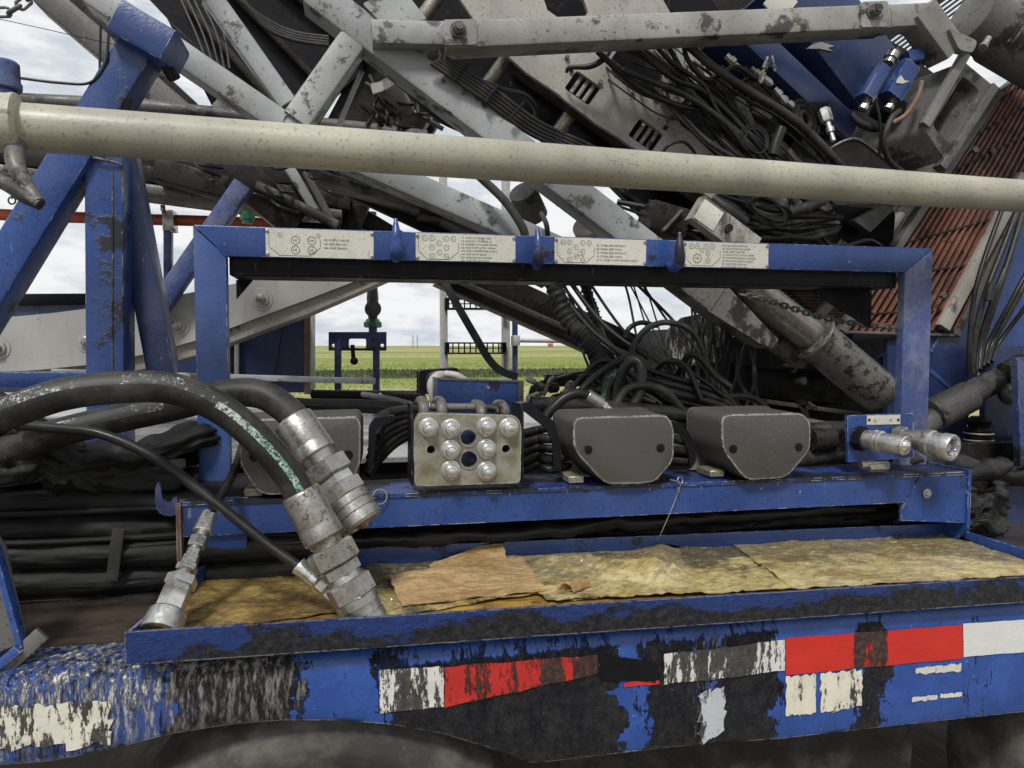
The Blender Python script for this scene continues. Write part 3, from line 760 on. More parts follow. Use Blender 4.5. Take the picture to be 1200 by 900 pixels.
def padsheet(name, quad, mat, label, cat, amp=.006, zoff=.006, th=.003, seed=0, nu=150, nv=60, extra=None, wob=.006, group=None):
    P = [atz(x, y, .99) for x, y in quad]
    def fn(u, v):
        p = P[0].lerp(P[1], u).lerp(P[3].lerp(P[2], u), v)
        p = p + V((wob * fbm((u * 5 + seed, v * 5, 1), 3), wob * fbm((u * 5, v * 5 + seed, 7), 3), 0))
        p.y = min(max(p.y, YF + .014), YB - .01); p.x = min(p.x, tX1 - .012)
        h = fbm((p.x * 5, p.y * 9, seed), 4); h2 = fbm((p.x * 26, p.y * 40, seed + 3), 3)
        cr = 1 - abs(fbm((p.x * 9 + 2 * h, p.y * 22, seed + 9), 3)) * 2.2
        z = fl(p.x) + zoff + amp * (.7 + h) + amp * .35 * h2 + amp * .55 * max(0, cr) ** 3
        if extra: z += extra(u, v, p)
        return V((p.x, p.y, max(z, fl(p.x) + .002)))
    return MB().grid(fn, nu, nv, th).build(name, mat, None, label, cat, group, sharp=70)
def curl(u, v, p):     # corner lifted at the back right
    d = max(0, u - .86) / .14; e = max(0, .45 - v) / .45; return .035 * (d * e) ** 1.3
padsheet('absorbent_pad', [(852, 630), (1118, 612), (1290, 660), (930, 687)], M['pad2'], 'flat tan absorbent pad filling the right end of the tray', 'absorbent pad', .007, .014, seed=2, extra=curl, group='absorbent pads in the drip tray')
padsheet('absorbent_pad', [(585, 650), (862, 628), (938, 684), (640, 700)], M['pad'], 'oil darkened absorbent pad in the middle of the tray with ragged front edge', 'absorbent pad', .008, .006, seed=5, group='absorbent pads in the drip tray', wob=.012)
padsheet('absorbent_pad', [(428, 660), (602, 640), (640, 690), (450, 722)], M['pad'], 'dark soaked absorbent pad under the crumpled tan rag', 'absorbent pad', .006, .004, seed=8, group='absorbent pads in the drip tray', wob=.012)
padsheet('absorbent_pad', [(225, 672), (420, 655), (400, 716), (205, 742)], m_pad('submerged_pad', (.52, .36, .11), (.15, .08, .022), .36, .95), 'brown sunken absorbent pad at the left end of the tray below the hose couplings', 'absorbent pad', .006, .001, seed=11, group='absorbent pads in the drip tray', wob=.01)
def rg1(u, v, p): return .030 * math.exp(-((v - .35) / .28) ** 2) * (.5 + .5 * sin(u * 4.0 + .7)) + .010 * abs(fbm((u * 3, v * 6, 3), 2))
padsheet('rag', [(452, 680), (612, 652), (640, 692), (470, 712)], M['rag'], 'crumpled tan rag lying near the hose couplings', 'rag', .002, .014, seed=14, extra=rg1, wob=.010)
def rg2(u, v, p): return .05 * max(0, 1 - u) ** .6 * (1 - v) ** .5
padsheet('pad_scrap', [(503, 664), (588, 648), (597, 668), (512, 678)], M['rag'], 'lifted corner of a tan pad against the back lip of the tray', 'pad scrap', .004, .014, seed=21, extra=lambda u, v, p: .050 * u * (1 - v) ** 1.2, nu=40, nv=20)
# pale cloth lying in folds
def P_(x, y, z): return atz(x, y, z)
def rg3(u, v, p):
    e = min(1, 8 * u, 8 * (1 - u), 8 * v, 8 * (1 - v)); q = v - (.18 + .62 * u) + .06 * fbm((u * 4, v * 2, 5)); w = u - .80 + .18 * (v - .5) + .05 * fbm((v * 4, 1, 2))
    return e * (.030 * math.exp(-(q / .075) ** 2) * (u < .98) + .016 * math.exp(-((q - .2) / .06) ** 2) + .020 * math.exp(-(w / .10) ** 2) * (.35 + .65 * (1 - v)) + .008 * abs(fbm((u * 6, v * 9, 4), 2)))
padsheet('crumpled_cloth', [(612, 652), (792, 632), (812, 684), (650, 702)], M['pad2'], 'pale crumpled cloth with long folds over the middle pad', 'cloth', .002, .013, seed=31, extra=rg3, wob=.014, nu=130, nv=70)
mb = MB(); pts = [P_(648, 690, 1.0), P_(656, 680, 1.02), P_(668, 678, 1.024), P_(690, 690, 1.0)]
def foldfn(u, v):
    a = pi * u; c = P_(660 + 28 * v, 694 - 6 * v, .995); r = .026 * (1 - .4 * v)
    return c + V((-r * cos(a) * .9 + .004 * fbm((u * 6, v * 6, 2)), -.01 + .02 * v, r * sin(a)))
mb.grid(foldfn, 20, 10, .004, (0, 0, 1)); mb.build('cloth_fold', M['rag'], None, 'small arched fold of cloth at the front of the tray', 'cloth', sharp=80)

# wire clip lying near the rag
mb = MB().tube([atz(438, 690, 1.005), atz(452, 700, 1.02), atz(462, 708, 1.012), atz(480, 718, 1.005)], .0012, 6); mb.sphere(atz(459, 703, 1.018), .006)
mb.build('wire_tether', M['zinc'], None, 'thin wire tether with a small clasp beside the hose coupling', 'wire')

# ================================================================== HOSE RACK (arch)
rk = thing('hose_rack', 'blue steel arch with white diagram plates carrying hose couplings', 'hose rack', (.8, 2.3, 1.2))
YA = 2.30
xl0, xl1 = Xof(230, YA), Xof(268, YA); xr0, xr1 = Xof(1057, YA), Xof(1089, YA)
zt = at(250, 264, YA).z; zb = at(250, 300, YA).z; zr = at(1075, 292, YA).z
zfoot = 1.21; CH = .018
# front outline of the arch as one welded frame: uprights and crossbar as box sections with mitred outer corners
def upright(x0, x1, right):
    mb = MB(); mb.beam(V(((x0 + x1) / 2, YA + .06, 1.0)), V(((x0 + x1) / 2, YA + .06, zt - (0 if right else .0))), x1 - x0, .12, YAX, .008); return mb
def framepart(poly, th=.034, b=.004):      # plate of the arch with small chamfers on the front edges
    mb = MB(); n = len(poly); cx = sum(p[0] for p in poly) / n; cz = sum(p[1] for p in poly) / n
    def inset(k):
        out = []
        for i in range(n):
            p = V(poly[i]); a = (V(poly[i - 1]) - p).normalized(); c = (V(poly[(i + 1) % n]) - p).normalized(); q = a + c
            s_ = k / max(abs(a.x * c.y - a.y * c.x), .3); out.append(p + q * s_)
        return out
    R = [[V((q.x, YA + d, q.y)) for q in inset(k)] for k, d in ((b, 0), (b * .3, b * .3), (0, b), (0, th))]
    vs = [p for r in R for p in r]; fs = [list(range(n))]
    for j in range(3): fs += [[j * n + i, j * n + (i + 1) % n, (j + 1) * n + (i + 1) % n, (j + 1) * n + i] for i in range(n)]
    fs.append(list(range(3 * n, 4 * n))); return mb.add(vs, fs)
g_ = .0006
framepart([(xl0, 1.0), (xl1, 1.0), (xl1, zb - g_), (xl0, zt - g_)]).build('upright', M['blue_frame_left'], rk)
framepart([(xr0, 1.0), (xr1, 1.0), (xr1, zt - g_), (xr0, zb - g_)]).build('upright', M['blue_frame_right'], rk)
mb = framepart([(xl0 + g_, zt), (xl1 + g_, zb), (xr0 - g_, zb), (xr1 - g_, zt)])
crossbar = mb.build('crossbar', M['blue_clean'], rk)
MB().tube([V((xl0 + .004, YA - .001, zt - .004)), V(((xl0 + xl1) / 2 + .006, YA - .001, (zt + zb) / 2)), V((xl1, YA - .001, zb))], .0035, 8, 8).build('weld_seam', M['blue'], crossbar)
# inner channel of the crossbar, deeper and lower, and corner webs
mb = MB(); mb.box(((xl1 + xr0) / 2, YA + .112, (zb - .053 + zt - .012) / 2), xr0 - xl1 - .004, .150, zt - .012 - zb + .053, .004); mb.build('crossbar_channel', M['black_paint_and_shade'], rk)  # black colour stands for the blue channel lying in shade
for cx_, zz_, A in ((xr0 - .001, zb - .054, ((0, 0), (-.26, 0), (-.23, -.02), (0, -.14))), (xl1 + .001, zb - .054, ((0, 0), (.05, 0), (0, -.06)))):
    MB().plate([V((cx_ + a, YA + .17, zz_ + b)) for a, b in A], YAX, .012).build('corner_web', M['black_paint_and_shade'], rk)
# diagram plates
plates = [((311, 265), (438, 301)), ((487, 271), (604, 307)), ((650, 278), (757, 312)), ((801, 285), (900, 319))]
circs = [[(.13, .78, .024), (.27, .60, .045), (.27, .26, .045), (.42, .60, .045), (.42, .26, .045), (.48, .78, .024)],
         [(.09, .82, .027), (.16, .82, .027), (.30, .82, .027), (.37, .82, .027), (.23, .64, .027), (.16, .48, .027), (.30, .48, .027), (.23, .30, .027), (.16, .16, .027), (.30, .16, .027)]]
lines = [['H2. SUPPLY VALVE', 'H3. RETURN OIL', 'H4. CASE DRAIN'],
         ['V1. LEVEL CYLINDER RAISE', 'L4. LEVELING CYLINDER UP', 'L3. LEVELING CYLINDER DOWN', 'N2. MUD PUMP SUPPLY DRAIN', 'B10. MUD PUMP POWER SUPPLY', 'H4. MUD FLOW RELIEF', 'M3. LEVELING ARM LOWER', 'M4. LEVELING ARM RAISE'],
         ['S3. STABILIZER RETRACT', 'S4. STABILIZER HOLD', 'S5. STABILIZER RETRACT', 'S6. STABILIZER HOLD', 'H10. TURBO PUMP POWER SUPPLY'],
         ['N3. AUX THRUST MOTOR', 'N4. AUX UP MOTOR LOWER', 'T7-N8. SUPPLY MOTOR', 'C1. PLATE UP TO TILT CYLINDER', 'C7. PLATFORM EXTEND CYLINDER', 'N7. PLATFORM RAISE CYLINDER', 'R2. PLATFORM LOCK ON', 'R2. PLATFORM LOCK OFF']]
for i, ((ax, ay), (bx, by)) in enumerate(plates):
    a = at(ax, ay, YA - .003); b = at(bx, by, YA - .003); x0, x1 = a.x, b.x; zc = (zt + zb) / 2 - .001; h = (zt - zb) * .94; z1 = zc + h / 2; z0 = zc - h / 2
    cor = rounded([(x0, z0), (x1, z0), (x1, z1), (x0, z1)], .004, 2)
    pl = MB().plate([V((x, YA - .0035, z)) for x, z in cor], YAX, .003).build('diagram_plate', M['white_plate'], crossbar, ['white diagram plate with four large circles', 'white diagram plate with ten small circles and eight lines of text', 'white diagram plate with ten small circles and five lines of text', 'white diagram plate with one large circle among small ones'][i])
    mb = MB(); w = x1 - x0; pz = lambda f: z0 + h * f; px_ = lambda f: x0 + w * f
    cs = circs[0] if i == 0 else circs[1]
    if i == 3: cs = [(.09, .82, .03), (.16, .82, .03), (.26, .82, .03), (.33, .82, .03), (.21, .66, .026), (.28, .56, .03), (.16, .34, .05), (.28, .26, .03)]
    for k, (fx, fz, r) in enumerate(cs):
        r *= w * (.9 if i == 0 else 1.0); c = V((px_(fx), YA - .0042, pz(fz)))
        ri = r * .88; n = 20; mb.add([c + V((q * cos(2 * pi * j / n), 0, q * sin(2 * pi * j / n))) for q in (r, ri) for j in range(n)], [[j, (j + 1) % n, n + (j + 1) % n, n + j] for j in range(n)])
        text_mesh(mb, ['H%d' % (k + 1), 'L%d' % (k + 1), 'S%d' % (k + 1), 'N%d' % (k + 1)][i], c + V((-r * .55, 0, -r * .25)), r * .75)
    for A, B in (((.03, .35), (.12, .08)), ((.40, .08), (.50, .35)), ((.03, .9), (.03, .38)), ((.50, .65), (.50, .38)), ((.12, .055), (.40, .055))):
        if i: A, B = (A[0] * .85, A[1]), (B[0] * .85, B[1])
        mb.beam(V((px_(A[0]), YA - .0040, pz(A[1]))), V((px_(B[0]), YA - .0040, pz(B[1]))), .0012, .0006)
    L = lines[i]; fs = h * (.095 if len(L) > 5 else .11); tx = px_(.53 if i == 0 else .45)
    for k, s_ in enumerate(L): text_mesh(mb, s_, V((tx, YA - .0036, pz((.60 if i == 0 else .70 if i == 2 else .84)) - k * fs * (1.28 if i != 0 else 1.3))), fs)
    mb.build('lettering', M['ink'], pl)
    mb = MB()
    for fx, fz in ((.015, .09), (.015, .91), (.985, .09), (.985, .91)): mb.lathe(V((px_(fx), YA - .0035, pz(fz))), -YAX, [(0, .006), (.003, .0055), (.004, .003)], 10)
    mb.build('screw', M['zinc_dirty'], pl)
# rope hooks on the crossbar
for i, (hx, hy) in enumerate(((463, 290), (627, 299), (784, 303))):
    c = at(hx, hy, YA - .004); mb = MB()
    lean = (0, -.004, .01)[i]
    mb.tube([c + V((0, .006, -.022)), c + V((lean * .3, -.030, -.034)), c + V((lean, -.058, -.015)), c + V((lean, -.060, .03)), c + V((lean * 1.4, -.050, .078))], [.013, .017, .019, .015, .005], 12, 8)
    mb.build('hook', M[('blue_clean', 'blue_oily', 'blue_oily')[i]], rk, [None, None, 'greasy hook bent sideways'][i])
# lower rail
YR = 2.13
zl0, zl1 = 1.214, 1.206
rx0, rx1 = Xof(210, YR), Xof(1135, YR)
mb = MB(); f0 = V((rx0, YR, zl0)); f1 = V((rx1, YR, zl1)); hr = .088
mb.plate([f0, f1, f1 - ZAX * hr, f0 - ZAX * hr], YAX, .012); 
lower = mb.build('lower_rail', M['blue_clean'], rk)
mb = MB().plate([f0 + V((0, -.006, .010)), f1 + V((0, -.006, .010)), f1 + V((0, .23, .010)), f0 + V((0, .23, .010))], -ZAX, .010); mb.build('rail_top_flange', M['blue_oily'], rk)
# end plates and gussets
def endplate(x, mat):
    return MB().plate([V((x, YR - .012, 1.223)), V((x, YR + .22, 1.223)), V((x, YR + .22, .955)), V((x, YR + .05, .955)), V((x, YR - .012, 1.02))], XAX, .012).build('end_plate', mat, rk)
endplate(rx0 - .014, M['rusty']); endplate(rx1 + .001, M['blue_clean'])
gl = [(242, 583), (290, 583), (289, 648), (242, 652)]; mb = pplate(MB(), gl, YR + .014, .012); mb.build('gusset', M['blue_clean'], rk)
gr_ = [(1053, 605), (1058, 598), (1075, 553), (1128, 548), (1128, 612), (1057, 612)]; mb = pplate(MB(), [(1056, 597), (1080, 556), (1133, 552), (1133, 613), (1056, 610)], YR - .004, .010)
gs = mb.build('gusset', M['blue_clean'], rk)
c = at(1086, 578, YR - .006); mb = MB().lathe(c, -YAX, [(0, .016), (.003, .016)], 20); mb.hexnut(c - YAX * .003, -YAX, .010, .009); mb.build('bolt', M['zinc'], gs)
mb = MB(); rr = random.Random(4)
for px in (492, 598, 665, 762, 822, 912): 
    c = at(px, 577 - (px - 492) * .033, YR - .001); mb.lathe(c + YAX * .006 - ZAX * .004, -ZAX, [(0, .006), (.014, .006), (.018, .003)], 6)
mb.build('rail_bolt', M['zinc_rusty'], rk)
# hook plate at the left end
hk = [(-.075, .075), (-.065, .095), (-.058, .07), (-.055, .03), (-.045, .012), (-.025, .01), (-.012, .03), (0, .03), (0, -.03), (-.02, -.042), (-.05, -.038), (-.072, -.018), (-.08, .02)]
c = at(208, 592, YR - .01); mb = MB().plate([c + V((a * .72, 0, b * .72)) for a, b in rounded(hk, .01, 2)], YAX, .016); mb.build('hook', M['blue_dull'], rk, 'blue claw hook on the left end plate')

# clip rings and tether wire on the rail
mb = MB().torus(at(445, 582, YR - .016), V((.25, -1, .1)), .021, .0018, 28, 6); mb.build('key_ring', M['zinc'], None, 'loose wire ring hanging on the blue rail left of the valve block', 'ring')
mb = MB().torus(at(797, 563, YR - .014), V((.5, -1, .1)), .012, .0013, 20, 6); mb.tube([at(785, 562, YR - .014), at(797, 566, YR - .018), at(793, 582, YR - .014), at(776, 622, YR - .02), at(770, 632, YR - .01)], .0009, 5)
mb.lathe(at(795, 571, YR - .016), V((0, 0, -1)), [(0, .004), (.014, .005), (.018, .003)], 8)
mb.build('safety_clip', M['zinc_dirty'], None, 'thin wire safety clip hanging on the blue rail between two grey covers', 'clip')

# ------------------------------------------------------------------ coupler cover boxes
def cover(front, Y, depth, label, dots):
    t = thing('coupler_cover', label, 'cover box', at(sum(p[0] for p in front) / len(front), max(p[1] for p in front), Y + depth / 2), 'grey coupler covers on the rack')
    P2 = [(at(x, y, Y).x, at(x, y, Y).z) for x, y in front]; R = rounded(P2, .030, 6)
    cx = sum(p[0] for p in R) / len(R); cz = sum(p[1] for p in R) / len(R)
    b = .004; mb = MB(); n = len(R)
    ins = lambda k: [V((cx + (x - cx) * k, 0, cz + (z - cz) * k)) for x, z in R]
    rings = [(.955, 0), (.975, .0012), (.99, .0045), (1.0, .012), (1.012, depth - .02), (1.06, depth), (1.06, depth + .02)]
    vs = [p + YAX * (Y + d) for k, d in rings for p in ins(k)]; fs = [list(range(n))]
    for j in range(len(rings) - 1):
        for i in range(n): fs.append([j * n + i, j * n + (i + 1) % n, (j + 1) * n + (i + 1) % n, (j + 1) * n + i])
    fs.append(list(range((len(rings) - 1) * n, len(rings) * n)))
    mb.add(vs, fs); mb.build('shell', M['cover_grey'], t, sharp=30)
    MB().tube([p + YAX * (Y + .0036) for p in ins(.983)] + [ins(.983)[0] + YAX * (Y + .0036)], .0024, 6, 1, False, False).build('worn_edge', M['worn_edge'], t, sharp=80)
    mb = MB()
    for x, y in dots: c = at(x, y, Y); mb.lathe(c, -YAX, [(0, .0135), (.0018, .0135), (.0022, .012)], 20)
    mb.build('plug', M['black_paint_and_shade'], t)
    x0_, x1_ = min(p[0] for p in P2), max(p[0] for p in P2); MB().plate([V((x0_ + .005, Y + depth + .021, 1.226)), V((x1_ - .005, Y + depth + .021, 1.226)), V((x1_ - .005, Y + depth + .021, 1.33)), V((x0_ + .005, Y + depth + .021, 1.33))], YAX, .012).build('mount_plate', M['valve'], t)
    for x in (x0_ + .03, x1_ - .05): MB().box((x, Y + depth * .62, 1.236), .05, .10, .022).build('mount_foot', M['valve'], t)
    return t
cover([(282, 492), (418, 488), (423, 496), (423, 545), (404, 580), (304, 580), (280, 545)], 2.11, .15, 'grey speckled cover box behind the big hose fittings', [(298, 535), (408, 533)])
cover([(671, 489), (782, 486), (790, 500), (790, 540), (768, 564), (756, 567), (713, 568), (702, 560), (672, 527)], 2.10, .17, 'grey speckled cover box right of the valve block', [(689, 527), (774, 525)])
cover([(845, 486), (940, 484), (950, 494), (950, 524), (944, 534), (922, 560), (874, 563), (846, 526)], 2.09, .20, 'grey speckled cover box next to the quick couplings', [(859, 526), (936, 524)])

# ------------------------------------------------------------------ valve block
vb = thing('coupling_block', 'yellowed steel block with eight round plugs and two open bores', 'coupling block', at(548, 568, 2.16))
YV = 2.10
out = rounded([(485, 494), (491, 484), (605, 487), (611, 498), (610, 566), (486, 570)], 6, 4)
hol = [circ(549, 513, 9.2, 22), circ(550, 539, 9.8, 22), circ(505, 527, 5, 16), circ(593, 526, 5, 16)]
mb = pplate(MB(), out, YV, .03, hol); face = mb.build('face_plate', M['valve'], vb)
mb = MB(); 
for hx, hy, r in ((549, 513, 9.2), (550, 539, 9.8)): mb.torus(at(hx, hy, YV - .0005), YAX, (r + 1.6) * mpp(hx, hy, YV), .0022, 28, 6)
mb.build('bore_ring', M['zinc_dirty'], face)
pts = [(502, 501), (528, 502), (570, 500), (596, 501), (528, 527), (570, 526), (528, 551), (570, 552)]
for x, y in pts:
    c = at(x, y, YV); m_ = mpp(x, y, YV); mb = MB().lathe(c, -YAX, [(0, 11.6 * m_), (.003, 11.6 * m_), (.004, 10.4 * m_), (.012, 10 * m_), (.013, 7.6 * m_)], 28)
    pg = mb.build('plug', M['zinc'], vb)
    mb = MB().lathe(c - YAX * .013, -YAX, [(0, 7.6 * m_), (.018, 7.0 * m_), (.02, 6 * m_), (.02, 4.4 * m_), (.026, 4.2 * m_), (.028, 2.4 * m_)], 12); mb.build('plug_nose', M['bright'], pg)
for x0 in (481.5, 611.5):
    a = at(x0, 486, YV + .012); mb = MB().plate([a + V((0, 0, -.205)), a + V((0, 0, .0)), a + V((0, .015, .03)), a + V((0, .13, .03)), a + V((0, .16, -.205))], XAX, .006); mb.build('side_plate', M['black_paint_and_shade'], vb)

for x, y in ((497, 486), (518, 486), (565, 490), (592, 490)):
    c = at(x, y, YV + .05); mb = MB().tube([c + V((0, 0, -.03)), c, c + V((0, .008, .022)), c + V((0, .05, .034)), c + V((0, .13, .03))], .0165, 14, 8)
    mb.torus(c, ZAX, .0165, .0035, 18, 6); mb.build('elbow', M['dim_steel'], vb)
mb = MB().tube([at(505, 477, YV + .1), at(575, 478, YV + .1), at(585, 484, YV + .09)], .012, 12); mb.build('cross_tube', M['dim_steel'], vb)
# backing so the bores show a dark body
mb = MB().box(at(548, 530, YV + .10) + V((0, 0, 0)), .26, .05, .15); mb.build('body', M['blue_dull'], vb)

# small side brackets holding the hoses between covers
def bracket(pts, Y, label):
    mb = MB(); P = [at(x, y, Y) for x, y in pts]
    mb.plate(P, YAX, .012); mb.build('hose_bracket', M['black_paint_and_shade'], None, label, 'bracket')
bracket(rounded([(612, 472), (622, 473), (650, 494), (657, 520), (658, 552), (649, 552), (648, 520), (640, 502), (614, 482)], 3), 2.18, 'bent black bracket left of the middle grey cover')
bracket(rounded([(432, 500), (438, 490), (462, 486), (462, 494), (444, 500), (440, 512), (437, 552), (431, 552)], 3), 2.17, 'bent black bracket left of the yellowed coupling block')
bracket(rounded([(786, 492), (800, 496), (813, 516), (816, 540), (809, 551), (808, 535), (800, 512), (786, 500)], 3), 2.18, 'curved black bracket between the two right grey covers')

# ------------------------------------------------------------------ quick couplings on their bracket
cb = thing('coupling_bracket', 'blue bracket with narrow tag and two steel quick couplings', 'bracket', at(1035, 545, 2.2))
YC = 2.16
mb = pplate(MB(), [(993, 487), (1070, 484), (1071, 536), (994, 542)], YC, .012); mb.build('plate', M['blue_clean'], cb)
mb = pplate(MB(), [(1016, 487), (1055, 486), (1055, 497), (1016, 498)], YC - .003, .002); tg = mb.build('tag', M['white_plate'], cb)
mb = MB(); text_mesh(mb, 'H1', at(1023, 495, YC - .0035), .014); text_mesh(mb, 'P1', at(1042, 494.5, YC - .0035), .014)
mb.build('lettering', M['ink'], tg)
for x in (1018.5, 1052.5): MB().lathe(at(x, 492, YC - .003), -YAX, [(0, .005), (.002, .005)], 10).build('screw', M['ink'], tg)
ax = (at(1058, 522, 1.975) - at(1006, 514, YC)).normalized()
def coup(p, d, segs, parent):
    for nm, mat, pr, sg in segs:
        MB().lathe(p, d, pr, sg).build(nm, M[mat], parent)
p = at(1004, 513, YC); k = .0155 / .0155
s1 = thing('quick_coupling', 'slim steel male quick coupling with rounded nose on the blue bracket', 'coupling', p, 'quick couplings on the blue bracket')
d1 = (at(1052, 521, 2.03) - p).normalized()
r = 11.8 * mpp(1030, 517, 2.1)
coup(p, d1, [('hex_collar', 'black_paint_and_shade', [(0, r * 1.25), (.03, r * 1.25), (.032, r)], 6), ('sleeve', 'zinc', [(.032, r * .95), (.06, r * .95), (.062, r * 1.1), (.068, r * 1.1), (.07, r * .9), (.078, r * .9), (.08, r * 1.08), (.086, r * 1.08), (.088, r * .92), (.155, r * .92), (.16, r * .86)], 32), ('nose', 'bright', [(.155, r * .95), (.164, r * .95), (.168, r * .85), (.166, r * .55), (.170, r * .5), (.176, r * .3), (.178, r * .05)], 32)], s1)
p = at(1050, 510, YC)
s2 = thing('quick_coupling', 'wide steel female quick coupling with ball ring on the blue bracket', 'coupling', p, 'quick couplings on the blue bracket')
d2 = (at(1112, 524, 1.99) - p).normalized(); r = 15 * mpp(1090, 520, 2.0)
coup(p, d2, [('hex_collar', 'zinc_dirty', [(0, r * .85), (.03, r * .85), (.035, r * .7)], 6), ('adaptor', 'zinc_dirty', [(.035, r * .72), (.075, r * .72), (.076, r * .85), (.10, r * .85)], 28), ('sleeve', 'zinc', [(.10, r * .98), (.112, r * 1.05), (.125, r * 1.05), (.127, r * .95), (.16, r * .97), (.162, r * 1.06), (.19, r * 1.06), (.194, r * 1.0), (.194, r * .82), (.188, r * .78), (.15, r * .72), (.15, 0.001)], 40)], s2)
mb = MB(); u_ = d2.cross(ZAX).normalized(); w_ = d2.cross(u_)
for k in range(9): mb.sphere(p + d2 * .184 + (u_ * cos(k * 2 * pi / 9) + w_ * sin(k * 2 * pi / 9)) * r * .74, r * .09, seg=8, rings=6)
mb.lathe(p + d2 * .15, d2, [(0, r * .4), (.02, r * .38), (.03, r * .3), (.03, .001)], 20); mb.build('ball_ring', M['bright'], s2)
mb = MB().hexnut(at(1009, 545, 2.10), V((1, 0, 0)), .10, .013); mb.hexnut(at(1018, 548, 2.09), V((1, 0, 0)), .07, .015); mb.build('loose_fitting', M['rod'], None, 'dark greasy hex fitting lying on the rail below the quick couplings', 'fitting')
# ================================================================== HOSES
def H(label, pts, r, mat='rubber', group=None, seg=14, sub=8, cat='hose', name='hydraulic_hose'):
    return MB().tube([at(*p) for p in pts], r, seg, sub).build(name, M[mat], None, label, cat, group, sharp=80)

def fit_axis(t, p, q, pieces):      # pieces: (name, mat, start, end, r0, r1, kind) in fractions of p->q and metres
    d = q - p; L = d.length; d.normalize()
    for nm, mt, a, b, r0, r1, kind in pieces:
        s = p + d * L * a; l = L * (b - a); mb = MB()
        if kind == 'hex': mb.hexnut(s, d, l, r0, .35)
        elif kind == 'crimp':
            mb.lathe(s, d, [(0, r0 * .93), (l * .02, r0 * .97), (l * .06, r0), (l * .66, (r0 + r1) / 2), (l * .70, r1 * .965), (l * .74, r1), (l * .96, r1), (l, r1 * .92)], 14)
        elif kind == 'knurl':
            pr = [(0, r0 * .9), (l * .05, r0), (l * .3, r0), (l * .32, r0 * .93), (l * .38, r0 * .93), (l * .4, r1), (l * .6, r1), (l * .62, r1 * .93), (l * .68, r1 * .93), (l * .7, r1), (l * .96, r1), (l, r1 * .9)]; mb.lathe(s, d, pr, 32)
        elif kind == 'open': mb.lathe(s, d, [(0, r0 * .9), (l * .1, r0), (l * .97, r1), (l, r1 * .95), (l, r1 * .72), (l * .5, r1 * .68), (l * .5, .001)], 32)
        else: mb.lathe(s, d, [(0, r0 * .92), (l * .08, r0), (l * .92, r1), (l, r1 * .92)], 28)
        mb.build(nm, M[mt], t, sharp=28)

def hose_strip(pts, r, i0, i1, a0, a1, name, mat, t):     # worn print on the skin of a hose, angles from the side facing the rail towards the top
    P, _ = spline([at(*p) for p in pts], 1, 12); vs = []; fs = []; m = 7; rows = list(range(i0, min(i1, len(P) - 1)))
    for i in rows:
        d = (P[i + 1] - P[i - 1]).normalized(); f = (-YAX + d * d.y).normalized(); u = d.cross(f); u = u if u.z > 0 else -u
        for k in range(m):
            a = (a0 + (a1 - a0) * k / (m - 1)) * pi / 2; q = (f * cos(a) + u * sin(a)); vs.append(P[i] + q * (r * 1.006))
    for j in range(len(rows) - 1): fs += [[j * m + k, j * m + k + 1, (j + 1) * m + k + 1, (j + 1) * m + k] for k in range(m - 1)]
    MB().add(vs, fs).build(name, M[mat], t, sharp=80)

# two big hoses arching over from the left
t = thing('hydraulic_hose', 'thick black hose with green worn lettering and rusty end fitting in the tray', 'hose', at(435, 730, 1.74), 'big hydraulic hoses with couplings')
MB().tube([at(-420, 700, 2.0), at(-300, 600, 1.86), at(-160, 535, 1.80), at(-60, 505, 1.78), at(0, 487, 1.76), at(70, 463, 1.76), at(140, 454, 1.77), at(205, 456, 1.78), at(262, 481, 1.79), at(308, 520, 1.79), at(338, 556, 1.79), at(356, 588, 1.785)], [.036] * 12, 24, 12).build('hose_body', M['rubber_dusty'], t)
hose_strip([(-160, 535, 1.80), (-60, 505, 1.78), (0, 487, 1.76), (70, 463, 1.76), (140, 454, 1.77), (205, 456, 1.78), (262, 481, 1.79), (308, 520, 1.79), (338, 556, 1.79), (356, 588, 1.785)], .036, 70, 106, .04, .32, 'lettering', 'lettering_green', t)
hose_strip([(-160, 535, 1.80), (-60, 505, 1.78), (0, 487, 1.76), (70, 463, 1.76), (140, 454, 1.77), (205, 456, 1.78), (262, 481, 1.79), (308, 520, 1.79), (338, 556, 1.79), (356, 588, 1.785)], .036, 22, 73, .15, .62, 'scuffed_ridge', 'scuff', t)
m_ = mpp(390, 650, 1.77)
fit_axis(t, at(352, 577, 1.79), at(432, 730, 1.735), [('ferrule', 'zinc_rusty', 0, .36, 23.5 * m_, 24.5 * m_, 'crimp'), ('neck', 'zinc_rusty', .35, .42, 21 * m_, 18 * m_, 'cyl'), ('swivel_nut', 'zinc_rusty', .41, .555, 29 * m_, 29 * m_, 'hex'), ('adaptor_nut', 'zinc_dirty', .555, .635, 23.5 * m_, 22 * m_, 'hex'), ('adaptor_ring', 'zinc_dirty', .62, .68, 20 * m_, 22 * m_, 'cyl'), ('coupler_nut', 'zinc_dirty', .67, .81, 28 * m_, 28 * m_, 'hex'), ('coupler', 'zinc_dirty', .80, 1.0, 26 * m_, 24 * m_, 'knurl')])
t = thing('hydraulic_hose', 'thick black hose with plain steel fitting hanging in the air above the tray', 'hose', at(425, 620, 1.9), 'big hydraulic hoses with couplings')
MB().tube([at(-380, 720, 2.1), at(-250, 620, 2.06), at(-120, 560, 2.05), at(0, 530, 2.05), at(70, 507, 2.04), at(140, 490, 2.03), at(205, 476, 2.0), at(262, 462, 1.98), at(305, 462, 1.96), at(338, 482, 1.94), at(356, 506, 1.925)], [.037] * 11, 24, 12).build('hose_body', M['rubber_dusty'], t)
